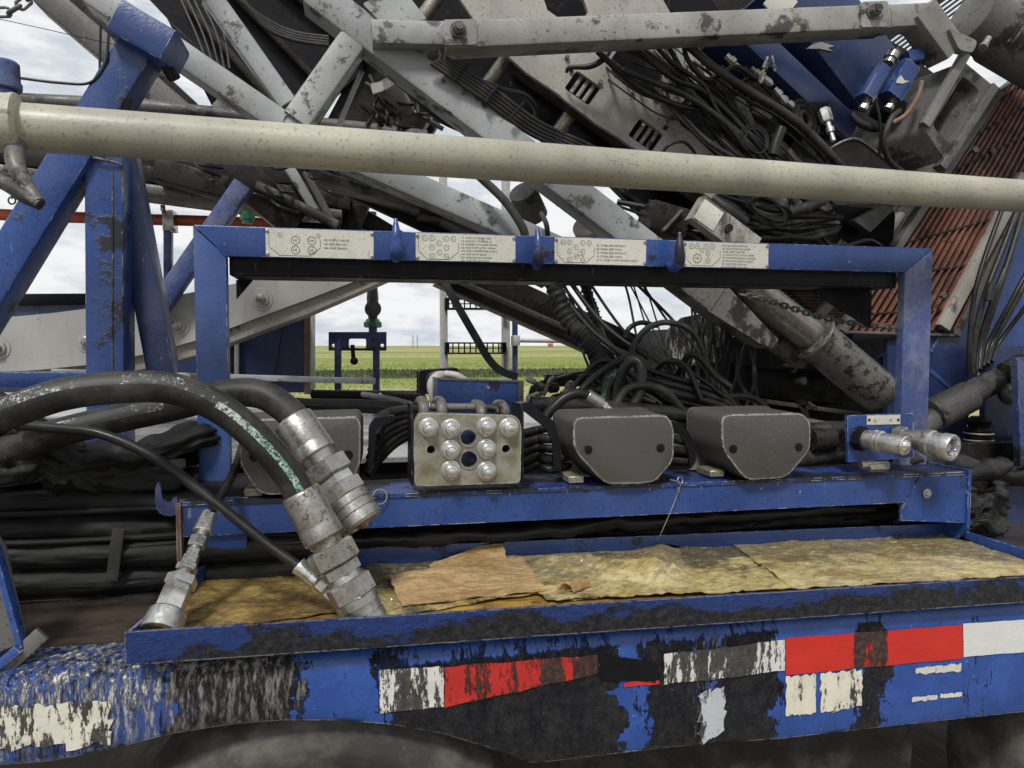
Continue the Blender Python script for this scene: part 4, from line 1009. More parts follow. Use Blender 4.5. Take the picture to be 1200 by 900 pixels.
hose_strip([(-120, 560, 2.05), (0, 530, 2.05), (70, 507, 2.04), (140, 490, 2.03), (205, 476, 2.0), (262, 462, 1.98), (305, 462, 1.96), (338, 482, 1.94), (356, 506, 1.925)], .037, 20, 48, 0, .5, 'scuffed_ridge', 'scuff', t)
m_ = mpp(385, 560, 1.9)
fit_axis(t, at(343, 492, 1.94), at(426, 614, 1.84), [('ferrule', 'zinc_dirty', 0, .36, 24.5 * m_, 25 * m_, 'crimp'), ('neck', 'zinc_dirty', .35, .44, 22 * m_, 19 * m_, 'cyl'), ('swivel_nut', 'zinc_dirty', .43, .57, 29 * m_, 29 * m_, 'hex'), ('adaptor_nut', 'zinc', .565, .65, 23 * m_, 23 * m_, 'hex'), ('coupler_nut', 'zinc_dirty', .645, .76, 28 * m_, 27 * m_, 'hex'), ('coupler', 'zinc_dirty', .75, .99, 25.5 * m_, 26 * m_, 'knurl'), ('coupler_mouth', 'zinc', .985, 1.0, 25.5 * m_, 24 * m_, 'open'), ('poppet', 'rod', .985, 1.03, 12 * m_, 4 * m_, 'cyl')])
# two slim hoses with quick couplers
t = thing('hydraulic_hose', 'slim black hose slanting across to a bright crimped end behind the big fitting', 'hose', at(395, 700, 1.8), 'slim hoses with couplers')
MB().tube([at(20, 498, 2.0), at(70, 502, 1.98), at(120, 509, 1.96), at(180, 536, 1.94), at(250, 587, 1.90), at(310, 635, 1.86), at(352, 665, 1.83)], .0125, 16, 10).build('hose_body', M['rubber_clean'], t)
m_ = mpp(370, 685, 1.82)
fit_axis(t, at(349, 662, 1.83), at(394, 700, 1.81), [('ferrule', 'bright', 0, .5, 10.5 * m_, 11 * m_, 'crimp'), ('nut', 'bright', .52, .72, 9.5 * m_, 9.5 * m_, 'hex'), ('stem', 'zinc', .5, .8, 6.5 * m_, 6.5 * m_, 'cyl'), ('end_nut', 'zinc', .78, 1.05, 11 * m_, 11 * m_, 'hex')])
t = thing('hydraulic_hose', 'slim black hose ending in bright stacked couplers at the left tray end', 'hose', at(190, 740, 1.72), 'slim hoses with couplers')
MB().tube([at(285, 520, 2.24), at(276, 548, 2.16), at(262, 576, 2.04), at(250, 596, 1.98), at(243, 610, 1.96)], .0115, 16, 10).build('hose_body', M['rubber_clean'], t)
m_ = mpp(215, 680, 1.85)
fit_axis(t, at(246, 602, 1.98), at(187, 742, 1.735), [('ferrule', 'bright', 0, .18, 10.5 * m_, 11.5 * m_, 'crimp'), ('stem', 'zinc', .17, .46, 6 * m_, 6 * m_, 'cyl'), ('nut', 'zinc', .22, .31, 10.5 * m_, 10.5 * m_, 'hex'), ('nut', 'bright', .33, .38, 8 * m_, 8 * m_, 'hex'), ('nut', 'zinc', .385, .455, 9.5 * m_, 9.5 * m_, 'hex'), ('ring_nut', 'bright', .465, .52, 12.5 * m_, 12.5 * m_, 'hex'), ('stem', 'rod', .5, .58, 9 * m_, 9 * m_, 'cyl'), ('big_nut', 'bright', .565, .65, 18 * m_, 18 * m_, 'hex'), ('body', 'bright', .645, .86, 16 * m_, 19 * m_, 'hex'), ('sleeve', 'zinc', .84, 1.0, 21 * m_, 22 * m_, 'open')])

# ------------------------------------------------------------------ black tarps
def sheet(name, fn, nu, nv, label, mat='tarp', th=.006, td=(0, 1, 0)):
    return MB().grid(fn, nu, nv, th, td).build(name, M[mat], None, label, 'tarp', sharp=80)
def wall_tarp(u, v):      # folded tarp wrapped round the deck edge, left of the rack
    x = -1.75 + 1.66 * u; s = v
    q_ = s * 4.6 + .22 * fbm((x * 1.1, s * .9, 1)) + .16 * x; fo = q_ % 1.0; ly = int(q_); z = .958 + .325 * s; y = 2.20 + .03 * s - .040 * max(0, sin(pi * fo)) ** .5 - .012 * sin(ly * 2.4) + .010 * fbm((x * 3.2 + ly * 7, s * 4, 2), 3) + .004 * abs(fbm((x * 7 + ly * 3, s * 22, 5), 2))
    y -= .05 * (.5 - abs(s - .5)); z += .012 * fbm((x * 1.8, s * 3, 9))
    if s > .88: y += (s - .88) * 1.6; z = .958 + .325 * .88 + (s - .88) * .12 + .012 * fbm((x * 1.8, s * 3, 9))
    return V((x, y, z))
sheet('folded_tarp', wall_tarp, 150, 90, 'black folded tarp wall standing on the lower deck left of the tray')
mb = MB()
for k, (za, zb_, r) in enumerate(((1.075, 1.115, .006), (1.125, 1.13, .008), (1.20, 1.205, .007), (1.035, 1.09, .004))):
    mb.tube([V((-1.75 + 1.64 * i / 9, 2.155 + .012 * fbm((i * .7, k, 2)), za + (zb_ - za) * i / 9 + .012 * fbm((i * .6, k * 3, 4)))) for i in range(10)], r, 8, 6)
mb.build('tarp_cord', M['tarp'], bpy.data.objects['folded_tarp'])
mb = MB().beam(at(139, 620, 2.13), at(131, 680, 2.14), .030, .006); mb.build('tarp_strap', M['webbing'], bpy.data.objects['folded_tarp'])
def drape(x0, x1, ztop, zbot, y0, y1, seed, sag=.06, fold=7):
    def fn(u, v):
        x = x0 + (x1 - x0) * u; s = v; zt_ = ztop(u); zb_ = zbot(u)
        z = zt_ + (zb_ - zt_) * s + .016 * fbm((u * 3 + seed, s * 3, seed)); q = s * fold * .55 + .9 * u * (1 if seed % 2 else -1) + .7 * fbm((u * 1.8, s * 1.5, seed + 4)); f = abs((q % 1) - .5) * 4 - 1
        y = y0 + (y1 - y0) * s + .036 * f + .03 * fbm((u * 2.5, s * 5, seed + 1), 3) + .003 * fbm((u * 12, s * 20, seed + 2), 3)
        return V((x, y, z))
    return fn
zz = lambda px, py, Y: at(px, py, Y).z
X0, X1 = Xof(-80, 2.3), Xof(232, 2.3)
sheet('draped_tarp', drape(X0, X1, lambda u: zz(-80, 500, 2.3) + (zz(232, 512, 2.3) - zz(-80, 500, 2.3)) * u - .05 * sin(pi * u), lambda u: 1.26, 2.36, 2.22, 1), 130, 80, 'loose black tarp draped in folds beside the left foot of the rack')
def roll(pts, r, label, seed, mat='tarp', name='tarp_roll'):
    P, Rr = spline([at(*p) for p in pts], r, 12); mb = MB()
    if mat == 'tarp':       # gathered cloth: deep creases run along the roll and wander round it
        SG = 48; ring = []; T0 = (P[1] - P[0]).normalized(); u = T0.cross(ZAX if abs(T0.z) < .9 else XAX).normalized(); vs = []; fs = []
        for i, p in enumerate(P):
            t = (P[min(i + 1, len(P) - 1)] - P[max(i - 1, 0)]).normalized(); u = (u - t * u.dot(t)).normalized(); w = t.cross(u); s_ = i / 12
            for k in range(SG):
                a = 2 * pi * k / SG; cr = abs(sin(2.5 * a + .8 * s_ + seed + .7 * fbm((s_ * .8, seed, 1)))) ** .6 * .42 + abs(sin(5.5 * a - 1.1 * s_ + seed)) ** .7 * .22
                rr_ = Rr[i] * (.72 + cr) * (1 + .2 * fbm((s_ * 1.3, a, seed))); vs.append(p + u * cos(a) * rr_ * 1.15 + w * sin(a) * rr_ * .95)
        for i in range(len(P) - 1): fs += [[i * SG + k, i * SG + (k + 1) % SG, (i + 1) * SG + (k + 1) % SG, (i + 1) * SG + k] for k in range(SG)]
        fs += [list(range(SG))[::-1], list(range((len(P) - 1) * SG, len(P) * SG))]; mb.add(vs, fs)
    else: mb.tube(P, Rr, 22, 1, False)
    mb.v = [p + V((.012 * fbm(p * 9 + V((seed, 0, 0)), 3), .014 * fbm(p * 10 + V((0, seed, 0)), 3), .013 * fbm(p * 11 + V((0, 0, seed)), 3))) for p in mb.v]
    return mb.build(name, M[mat], None, label, 'tarp', sharp=80)
roll([(-60, 478, 2.12), (0, 484, 2.12), (30, 500, 2.12), (60, 525, 2.13), (95, 545, 2.16), (140, 556, 2.2), (215, 552, 2.24)], [.05, .035, .03, .045, .05, .045, .04], 'twisted black tarp running down from the left edge', 3)
roll([(-50, 520, 2.08), (0, 545, 2.08), (35, 540, 2.08), (52, 532, 2.09)], [.05, .045, .04, .02], 'short folded black tarp at the left edge under the hoses', 5)
roll([(55, 556, 2.14), (110, 540, 2.16), (160, 536, 2.2), (228, 512, 2.3), (240, 510, 2.36)], [.05, .04, .035, .04, .04], 'black tarp roll swept up to the rack upright', 7)
roll([(-40, 560, 2.1), (20, 500, 2.06), (40, 540, 2.08), (75, 560, 2.12)], [.03, .022, .022, .03], 'narrow black fold crossing the tarps at the left', 9)
def under(u, v):
    x = Xof(236, 2.32) + (2.25 - Xof(236, 2.32)) * u; z = .96 + .23 * v
    return V((x, 2.34 - .05 * sin(v * pi) + .02 * sin(v * 16 + 3 * fbm((x * 1.3, v, 3))) + .03 * fbm((x * 3, v * 8, 6), 3) + .006 * fbm((x * 18, v * 40, 8), 2), z + .01 * fbm((x * 2, v * 3, 1))))
sheet('crumpled_tarp', under, 200, 60, 'crumpled black tarp stuffed under the blue rail behind the tray')
roll([(300, 636, 2.20), (430, 634, 2.20), (560, 627, 2.22), (700, 617, 2.24), (850, 605, 2.26), (1020, 594, 2.28)], [.020, .024, .02, .026, .022, .02], 'long black wrapped hose lying behind the back lip of the tray', 13, 'rubber', 'wrapped_hose')
roll([(1062, 532, 2.32), (1100, 540, 2.36), (1140, 548, 2.38), (1180, 556, 2.4), (1230, 556, 2.4)], [.03, .04, .036, .04, .04], 'grey black sleeve bundle behind the right end of the rail', 15, 'rubber_dusty', 'wrapped_hose')
roll([(1112, 560, 2.36), (1150, 552, 2.36), (1176, 545, 2.38)], [.036, .04, .034], 'short black pipe end sticking out right of the rail', 17, 'rubber_dusty', 'wrapped_hose')
def tarp_r(u, v):
    p = atz(1120 + 62 * u, 570 + 52 * v, 1.12 - .16 * v); return p + V((0, .03 * fbm((u * 4, v * 5, 2), 3), .02 * sin(u * 9 + v * 4)))
sheet('hanging_tarp', tarp_r, 30, 30, 'black tarp corner hanging right of the blue end plate')
H('thick hose on the deck behind the big hose bend', [(300, 470, 2.75), (360, 475, 2.75), (420, 476, 2.75), (500, 480, 2.75)], .026, 'rubber_clean')
# ribbed drag chain along the far deck edge
mb = MB()
for k in range(60): c = at(366 + k * 2.2, 463 + k * .02, 4.6); mb.torus(c, V((1, .2, .3)), .028, .010, 10, 5)
mb.build('ribbed_conduit', M['rubber'], None, 'black ribbed conduit along the far edge of the deck', 'conduit', sharp=80)
H('grey pole lying on the deck left of the coupling block', [(425, 462, 2.9), (455, 467, 2.8), (482, 474, 2.7)], .011, 'dim_steel', cat='pole', name='loose_pole')
H('short pale rod crossing the deck beside the grey pole', [(445, 462, 2.95), (462, 476, 2.85), (470, 490, 2.75)], .006, 'silver', cat='pole', name='loose_pole')

# hoses behind the left cover, feeding the coupling block
G1 = 'hoses feeding the coupling block'
for k in range(6):
    x = 432 + k * 3; H('dark hose squeezed between the left grey cover and the coupling block', [(430 + k * 2, 556 - k * 9, 2.22), (446, 535 - k * 9, 2.26), (466, 517 - k * 7, 2.32), (500, 500 - k * 4, 2.42)], .016, ('rubber', 'rubber_dusty')[k % 2], G1)
G2 = 'hoses beside the coupling block'
for k in range(5):
    H('dark hose squeezed between the coupling block and the middle cover', [(612, 508 + k * 11, 2.30), (630, 504 + k * 10, 2.32), (648, 502 + k * 12, 2.28), (690, 505 + k * 8, 2.34)], .014 + .002 * (k % 2), ('rubber', 'rubber_dusty')[k % 2], G2)
G3 = 'hoses between the two right covers'
for k in range(4):
    H('dark hose squeezed between the middle and right covers', [(780, 500 + k * 13, 2.34), (800, 505 + k * 12, 2.36), (822, 512 + k * 10, 2.36), (850, 515 + k * 8, 2.36)], .014, ('rubber', 'rubber_dusty')[k % 2], G3)
for k, (y, r, lab) in enumerate(((503, .036, 'thick dusty hose running from the right cover to the coupling bracket'), (530, .034, 'lower thick hose between the right cover and the coupling bracket'))):
    H(lab, [(900, y + 18, 2.34), (945, y + 6, 2.36), (970, y + 2, 2.36), (1000, y + 2, 2.38), (1030, y, 2.40)], r, 'rubber_dusty')
for k, (x0, x1) in enumerate(((950, 962), (962, 975), (985, 994))):
    MB().tube([at(x0, 515, 2.335), at(x1, 514, 2.335)], .041, 18, 1, False).build('hose_clamp', M['dark_steel'], None, ['black clamp sleeve on the thick dusty hose nearest the right cover', 'black clamp sleeve in the middle of the thick dusty hose', 'black clamp sleeve on the thick dusty hose nearest the blue bracket'][k], 'clamp')
H('grey manifold tube behind the middle cover', [(622, 474, 2.42), (700, 478, 2.42), (770, 484, 2.44), (840, 490, 2.46)], .030, 'rubber_dusty', name='manifold_tube', cat='tube')
t = thing('hydraulic_hose', 'short black hose bend with steel ferrule above the middle grey cover', 'hose', at(680, 490, 2.3))
MB().tube([at(640, 488, 2.30), at(648, 478, 2.30), at(662, 466, 2.30), at(678, 461, 2.30), at(692, 465, 2.30)], .0165, 16, 8).build('hose_body', M['rubber'], t)
fit_axis(t, at(688, 463, 2.30), at(710, 477, 2.30), [('ferrule', 'zinc_dirty', 0, .75, .021, .023, 'crimp'), ('nut', 'zinc', .72, 1.0, .018, .018, 'hex'), ('tail', 'bright', .98, 1.3, .012, .010, 'cyl')])

# ------------------------------------------------------------------ the tangle on the deck
G = 'black hoses tangled behind the covers'
LT = 'black hose in the tangle behind the grey covers'
def T(pts, r, mat='rubber'): return H(LT, pts, r, mat, G, 10, 7)
T([(700, 520, 2.6), (718, 478, 2.62), (734, 450, 2.64), (741, 425, 2.66), (742, 405, 2.68), (760, 384, 2.7), (785, 378, 2.72), (812, 390, 2.72), (828, 425, 2.7), (836, 462, 2.66)], .012, 'rubber_dusty')
T([(733, 395, 2.75), (738, 384, 2.75), (752, 378, 2.76), (770, 382, 2.76)], .010)
T([(735, 482, 2.45), (748, 465, 2.45), (752, 440, 2.46), (749, 425, 2.48), (738, 424, 2.5), (728, 440, 2.52), (722, 470, 2.54)], .019, 'rubber_dusty')
T([(668, 470, 2.5), (690, 448, 2.52), (712, 430, 2.56), (740, 415, 2.6)], .011)
T([(720, 478, 2.42), (732, 458, 2.44), (752, 452, 2.44), (778, 458, 2.44), (800, 482, 2.44)], .016, 'rubber_dusty')
T([(708, 470, 2.6), (712, 450, 2.6), (722, 437, 2.62), (740, 436, 2.64)], .018, 'rubber_green')
for k in range(7):
    T([(742, 428 + k * 9, 2.66 + .03 * k), (780, 440 + k * 9, 2.62), (820, 452 + k * 8, 2.6), (852, 466 + k * 6, 2.58), (868, 485 + k * 4, 2.56)], .012 + .003 * (k % 3), ('rubber', 'rubber_dusty', 'rubber_dusty')[k % 3])
for k in range(6):
    T([(708, 470 + k * 5, 2.70), (750, 474 + k * 4, 2.68), (790, 470 + k * 5, 2.66), (830, 478 + k * 4, 2.62)], .016, ('rubber', 'rubber_dusty')[k % 2])
# cables dropping from the mast to the deck
G4 = 'cables dropping from the mast to the deck'; L4 = 'thin black cable sloping from the mast down into the tangle'
for k, (a, b) in enumerate((((648, 330), (748, 430)), ((658, 332), (775, 452)), ((668, 330), (760, 420)), ((690, 330), (790, 440)), ((650, 336), (720, 415)))):
    H(L4, [(a[0] - 20, a[1] - 30, 2.95), (a[0], a[1], 2.9), ((a[0] + b[0]) / 2 - 6, (a[1] + b[1]) / 2 + 6, 2.8), (b[0], b[1], 2.7)], (.012, .006, .010, .006, .008)[k], 'rubber', G4)
# wrapped bundles (spiral sleeves)
def sleeve(pts, r, label, n=26):
    P, _ = spline([at(*p) for p in pts], 1, 14); t_ = thing('wrapped_bundle', label, 'hose bundle', P[-1])
    mb = MB().tube(P, [r * (1 + .10 * sin(i * 1.7) + .06 * sin(i * .6)) for i in range(len(P))], 16, 1, False); mb.v = [p + V((.006 * fbm(p * 25, 2), .006 * fbm(p * 26 + V((4, 0, 0)), 2), 0)) for p in mb.v]; mb.build('sleeve', M['tarp'], t_, sharp=80)
    mb = MB(); hp = []
    for i in range(len(P) * 3):
        f = i / 3; j = min(int(f), len(P) - 2); c = P[j].lerp(P[j + 1], min(f - j, 1)); d = (P[j + 1] - P[j]).normalized(); u = d.cross(YAX).normalized(); w = d.cross(u); a_ = i * .36 + 1.1 * sin(i * .23) + .8 * sin(i * .071); hp.append(c + (u * cos(a_) + w * sin(a_)) * r * 1.06)
    mb.tube(hp, .0038, 6, 2); mb.build('lacing', M['rubber_dusty'], t_, sharp=80)
sleeve([(645, 322, 2.78), (655, 350, 2.76), (668, 378, 2.74), (690, 402, 2.7), (702, 424, 2.68), (696, 450, 2.66), (690, 474, 2.64)], .032, 'laced black hose bundle hanging from the mast in the middle of the arch')
sleeve([(684, 325, 3.0), (690, 350, 3.0), (698, 372, 2.98), (704, 400, 2.95), (708, 425, 2.92)], .022, 'thinner laced bundle just right of the big laced bundle')
# small cloth sling and fittings on the deck between
mb = MB()
def cl(u, v): return at(622 + 56 * u, 452 - 14 * sin(u * 2.2) + 6 * v, 2.9) + V((0, .05 * v, -.02 * v + .01 * fbm((u * 5, v * 4, 1))))
mb.grid(cl, 24, 8, .004, (0, 0, -1)); mb.build('black_cloth', M['tarp'], None, 'scrap of black cloth over the fittings right of the blue control box', 'cloth')
H('thin rod bent above the black cloth', [(640, 452, 2.9), (655, 442, 2.88), (690, 436, 2.85), (730, 436, 2.8)], .006, 'rubber', name='bent_rod', cat='rod')
rr = random.Random(5)
for k in range(9):
    x, y = rr.uniform(616, 680), rr.uniform(452, 474); p = at(x, y, 2.75); d = V((rr.uniform(-1, 1), rr.uniform(-.6, .2), rr.uniform(-.3, 1))).normalized(); r = rr.uniform(.010, .018)
    MB().lathe(p, d, [(0, r), (.03, r), (.032, r * .7), (.05, r * .7), (.052, r * 1.1), (.08, r * 1.1), (.09, r * .6)], rr.choice((6, 8, 14))).build('pipe_fitting', M[('zinc_dirty', 'dark_steel', 'rod')[k % 3]], None, 'small steel fitting in the clutter right of the blue control box', 'fitting', 'fittings right of the blue control box')
# vertical cables in the dark behind
G5 = 'cables hanging in the dark under the mast foot'; L5 = 'thin black cable hanging in the dark under the mast foot'
for k in range(16):
    x = 812 + k * 4.6 + rr.uniform(-3, 3); H(L5, [(x + rr.uniform(-8, 8), 345 + k * 1.5, 3.1), (x + rr.uniform(-6, 6), 395, 3.05), (x + rr.uniform(-14, 10), 440, 3.0), (x + rr.uniform(-24, 16), 478, 2.9)], rr.choice((.005, .007, .009)), rr.choice(('rubber', 'rubber_dusty')), G5, 8, 6)
# ------------------------------------------------------------------ hoses on the mast
G6 = 'hoses clipped along the upper chord'; L6 = 'black hose clipped along the mast chord below the strut'
for k in range(5):
    o = k * 5.2; H(L6, [(505 + o * .8, 74 - o * .3, 2.72), (560 + o * .7, 112 - o * .5, 2.74), (620 + o * .6, 156 - o * .6, 2.78), (680 + o, 184 - o * .4, 2.82), (730 + o, 225 - o * .4, 2.86)], .0085, 'rubber_dusty', G6, 10)
H('black hose hooking away from the clipped bundle', [(545, 88, 2.80), (590, 105, 2.82), (615, 112, 2.84), (628, 128, 2.9), (627, 142, 2.98)], .010, 'rubber_dusty')
for k, (x, y) in enumerate(((540, 84), (576, 108), (606, 128), (657, 160))):
    mb = MB(); pbeam(mb, (x - 7, y + 10), (x + 9, y - 9), 2.715, 3, .02, bev=.001); mb.build('hose_clip', M['black_paint_and_shade'], None, 'narrow clip across the hoses on the mast chord', 'clip', 'clips on the chord hoses')
G7 = 'hoses sweeping over the carriage plate'; L7 = 'black hose sweeping down across the carriage plate'
sw = [[(700, 60), (745, 100), (790, 122), (850, 138), (900, 180), (960, 222)], [(716, 48), (770, 76), (820, 118), (862, 150), (905, 196), (950, 240)], [(740, 50), (790, 84), (838, 122), (880, 165), (930, 214)], [(778, 45), (800, 84), (818, 118), (850, 150), (890, 185)],
      [(800, 46), (806, 70), (826, 92), (845, 88), (862, 78), (885, 92)], [(805, 52), (840, 82), (880, 108), (925, 136), (955, 162), (990, 198)], [(742, 55), (790, 92), (826, 108), (870, 150), (910, 200), (932, 240)], [(730, 82), (770, 98), (800, 110), (840, 136), (880, 172), (920, 222)], [(760, 44), (784, 70), (812, 90), (828, 104), (846, 138), (900, 205)]]
for k, s in enumerate(sw): H(L7, [(x, y, 2.84 - .004 * k - (.03 if k == 5 else 0)) for x, y in s], (.012, .014, .010, .010, .010, .017, .011, .013, .009)[k], ('rubber', 'rubber_dusty')[k % 2], G7, 12)
H('short cable with sleeve plugged into the slotted plate', [(664, 84, 2.93), (668, 79, 2.9), (690, 78, 2.88), (706, 70, 2.86), (718, 54, 2.86)], [.007, .008, .012, .013, .009], 'rubber_dusty')
H('thin cable loop on the slotted plate just above the beige pipe', [(774, 182, 2.9), (784, 170, 2.88), (800, 166, 2.88), (812, 176, 2.9), (818, 190, 2.92)], .007, 'rubber_dusty')
mb = MB(); 
for k in range(3): mb.torus(at(884 + k, 163 + k, 2.74 - .01 * k), V((.1 * k, -1, .2)), .062 - .005 * k, .004, 30, 6)
mb.build('cable_coil', M['rubber'], None, 'small coil of black cable hung on the carriage hoses', 'cable coil')
H('black sleeve holding the coil of cable', [(916, 150, 2.74), (910, 166, 2.74), (906, 182, 2.74)], .022, 'rubber_clean', name='cable_sleeve', cat='sleeve')
G8 = 'hoses under the carriage'; L8 = 'black hose in the clump under the carriage behind the beige pipe'
for k in range(10):
    x = 835 + rr.uniform(-15, 30); y = 232 + k * 5; H(L8, [(x, y - 10, 2.95), (x + 40, y + rr.uniform(-5, 14), 2.9), (x + 80, y + rr.uniform(0, 22), 2.88), (x + 120 + rr.uniform(-20, 20), y + rr.uniform(-6, 20), 2.92)], rr.choice((.009, .012, .015)), ('rubber', 'rubber_dusty')[k % 2], G8, 10)
mb = MB()
for k in range(6): mb.torus(at(900 + rr.uniform(-6, 6), 245 + rr.uniform(-3, 5), 2.84 + k * .012), V((.2, -1, .9 + .1 * k)), .085 + rr.uniform(-.015, .012), .006, 30, 6)
mb.build('cable_coil', M['rubber_dusty'], None, 'larger coil of black cable under the carriage below the beige pipe', 'cable coil')
H('fat black hose with sleeve above the rack crossbar', [(835, 232, 2.78), (852, 246, 2.76), (872, 262, 2.76)], [.02, .03, .03], 'rubber_clean')
H('fat grey sleeve joint on the hoses under the carriage', [(925, 250, 2.8), (945, 243, 2.8), (965, 236, 2.8)], [.02, .024, .018], 'rubber_dusty')
# around the tank valves
H('black hose rising to the blue valves', [(1058, 202, 2.74), (1042, 188, 2.72), (1036, 165, 2.70), (1044, 140, 2.70), (1054, 130, 2.72)], .012, 'rubber_dusty')
H('reddish hose curving from the larger blue valve', [(1046, 144, 2.70), (1062, 134, 2.68), (1076, 112, 2.68), (1080, 96, 2.70)], .010, 'rusty')
H('thin dark cable down the corner of the oil tank', [(1026, 118, 2.70), (1030, 135, 2.70), (1032, 160, 2.72), (1030, 184, 2.74)], .006, 'rubber')
H('dark pipe stub leaving the oil tank', [(998, 134, 2.80), (1008, 144, 2.78), (1024, 150, 2.76), (1040, 148, 2.76)], [.014, .016, .018, .014], 'dark_steel')
# hoses through upper left
G9 = 'cable bundle in the upper mast'; L9 = 'black cable in the bundle across the dark upper mast'
for k in range(4): H(L9, [(270 + k * 3, -8, 3.4), (310, 22 + k * 3, 3.4), (345, 38 + k * 3, 3.4), (385, 44 + k * 3, 3.4)], .010, 'rubber_dusty', G9, 8)
for k in range(5): H('thin dark line hanging inside the upper mast', [(210 + k * 9, -5 + k * 3, 3.6), (230 + k * 8, 40, 3.6), (245 + k * 6, 80, 3.6)], .005, 'dim_steel', 'lines inside the upper mast', 6)
H('dark hose looping behind the middle of the upper chord', [(455, 88, 2.95), (490, 118, 2.95), (512, 138, 2.95), (530, 148, 2.95), (560, 160, 2.95)], .010, 'rubber')
H('dark hose along the lower chord below the beige pipe', [(560, 205, 2.74), (592, 236, 2.72), (612, 266, 2.70), (616, 282, 2.72)], .016, 'webbing')
H('black strap wrapped over the lower chord above the crossbar', [(634, 250, 2.76), (640, 262, 2.72), (642, 276, 2.74)], .010, 'webbing')
for k in range(14):
    x, y = rr.uniform(225, 405), rr.uniform(186, 232); H('oily cable in the clutter at the lower mast node', [(x, y, 3.6), (x + rr.uniform(5, 25), y + rr.uniform(-8, 14), 3.55), (x + rr.uniform(15, 40), y + rr.uniform(0, 20), 3.6)], .008, 'rubber', 'cables at the lower mast node', 6)
for k in range(12):
    x, y = rr.uniform(425, 490), rr.uniform(80, 150); H('dark cable behind the gap beside the silver brace', [(x, y, 3.5), (x + rr.uniform(-10, 20), y + 15, 3.45), (x + rr.uniform(0, 30), y + rr.uniform(15, 35), 3.5)], .008, 'rubber', 'cables behind the silver brace', 6)
# right edge vertical hoses
G10 = 'hoses fanning up at the right edge'; L10 = 'black hose fanning up beside the red grating at the right edge'
for k, (o, e) in enumerate(((0, 0), (1.2, 8), (2.6, 4), (3.4, -8), (5.2, 10), (6.3, -4), (8, 6))):
    H(L10, [(1136 + o * 3.2, 440 - o * 2, 2.7), (1136 + o * 4.5, 400, 2.7 + .01 * k), (1142 + o * 8.5 + e * .3, 345, 2.7), (1158 + o * 10 + e * .7, 290, 2.72), (1186 + o * 9 + e, 215, 2.76)], (.010, .013, .010, .014)[k % 4], ('rubber', 'rubber_dusty')[k % 2], G10, 10)
H('black cable joint sleeve between the right edge hoses', [(1158, 352, 2.66), (1160, 342, 2.66), (1163, 332, 2.66)], .016, 'rubber_clean', name='cable_sleeve', cat='sleeve')
# extra low dark hoses at the left edge
for k in range(3):
    H('black hose sagging at the left edge behind the tarps', [(-60, 520 + k * 14, 2.25), (0, 524 + k * 12, 2.26), (60, 530 + k * 8, 2.3), (130, 536 + k * 5, 2.32), (225, 540 + k * 3, 2.36)], .022, ('rubber', 'rubber_dusty')[k % 2], 'hoses sagging behind the tarps')

# denser clutter of hoses inside the mast and behind the covers
rz = random.Random(33)
for k in range(9):
    x = 735 + k * 18 + rz.uniform(-14, 14); y = (x - 650) * .50 + rz.uniform(24, 60); dx = rz.uniform(70, 150)
    H(L7, [(x, y, 3.1), (x + dx * .12, y + dx * rz.uniform(-.02, .12), 2.92), (x + dx * .4, y + dx * rz.uniform(.15, .4), 2.84), (x + dx * .7, y + dx * rz.uniform(.4, .65), 2.84), (x + dx, y + dx * rz.uniform(.65, .9), 3.0)], rz.choice((.006, .008, .011)), ('rubber', 'rubber_dusty')[k % 2], G7, 8, 8)
for k in range(14):
    x = rz.uniform(700, 1000); y = rz.uniform(232, 270) + max(0, x - 850) * .22; dx = rz.uniform(40, 110)
    H(L8, [(x, y, 2.98), (x + dx * .4, y + rz.uniform(4, 26), 2.92), (x + dx * .8, y + rz.uniform(10, 34), 2.92), (x + dx, y + rz.uniform(0, 30), 2.98)], rz.choice((.006, .009, .012)), ('rubber', 'rubber_dusty')[k % 2], G8, 8, 8)
for k in range(16):
    x = rz.uniform(640, 820); y = rz.uniform(440, 492); dx = rz.uniform(50, 120)
    T([(x, y, 2.66 + rz.uniform(-.1, .1)), (x + dx * .3, y - rz.uniform(4, 34), 2.62), (x + dx * .7, y - rz.uniform(-4, 24), 2.6), (x + dx, y + rz.uniform(4, 26), 2.56)], rz.choice((.008, .011, .014)), ('rubber', 'rubber_dusty')[k % 2])

for q, s_ in enumerate(sw):     # finer cables strapped along the same runs
    for k in range(3):
        ox, oy = rz.uniform(-16, 26), rz.uniform(-14, 16); pts_ = [(x + ox + rz.uniform(-4, 4), y + oy + rz.uniform(-4, 4), 2.88 - .01 * k) for x, y in s_]; pts_[0] = (pts_[0][0], pts_[0][1], 3.12); pts_[-1] = (pts_[-1][0], pts_[-1][1], 3.0)
        H('thin black cable among the hoses over the carriage plate', pts_, rz.choice((.0035, .005, .006)), 'rubber', 'thin cables over the carriage plate', 6, 8)
for k in range(9):     # thin cables falling through the arch
    x = rz.uniform(655, 760); dx = rz.uniform(40, 130); y0 = rz.uniform(318, 345)
    H(L4, [(x - 18, y0 - 26, 3.0), (x, y0, 2.95), (x + dx * .4, y0 + rz.uniform(50, 80), 2.85), (x + dx, y0 + rz.uniform(105, 150), 2.7)], rz.choice((.0035, .005, .0065)), 'rubber', G4, 6, 8)
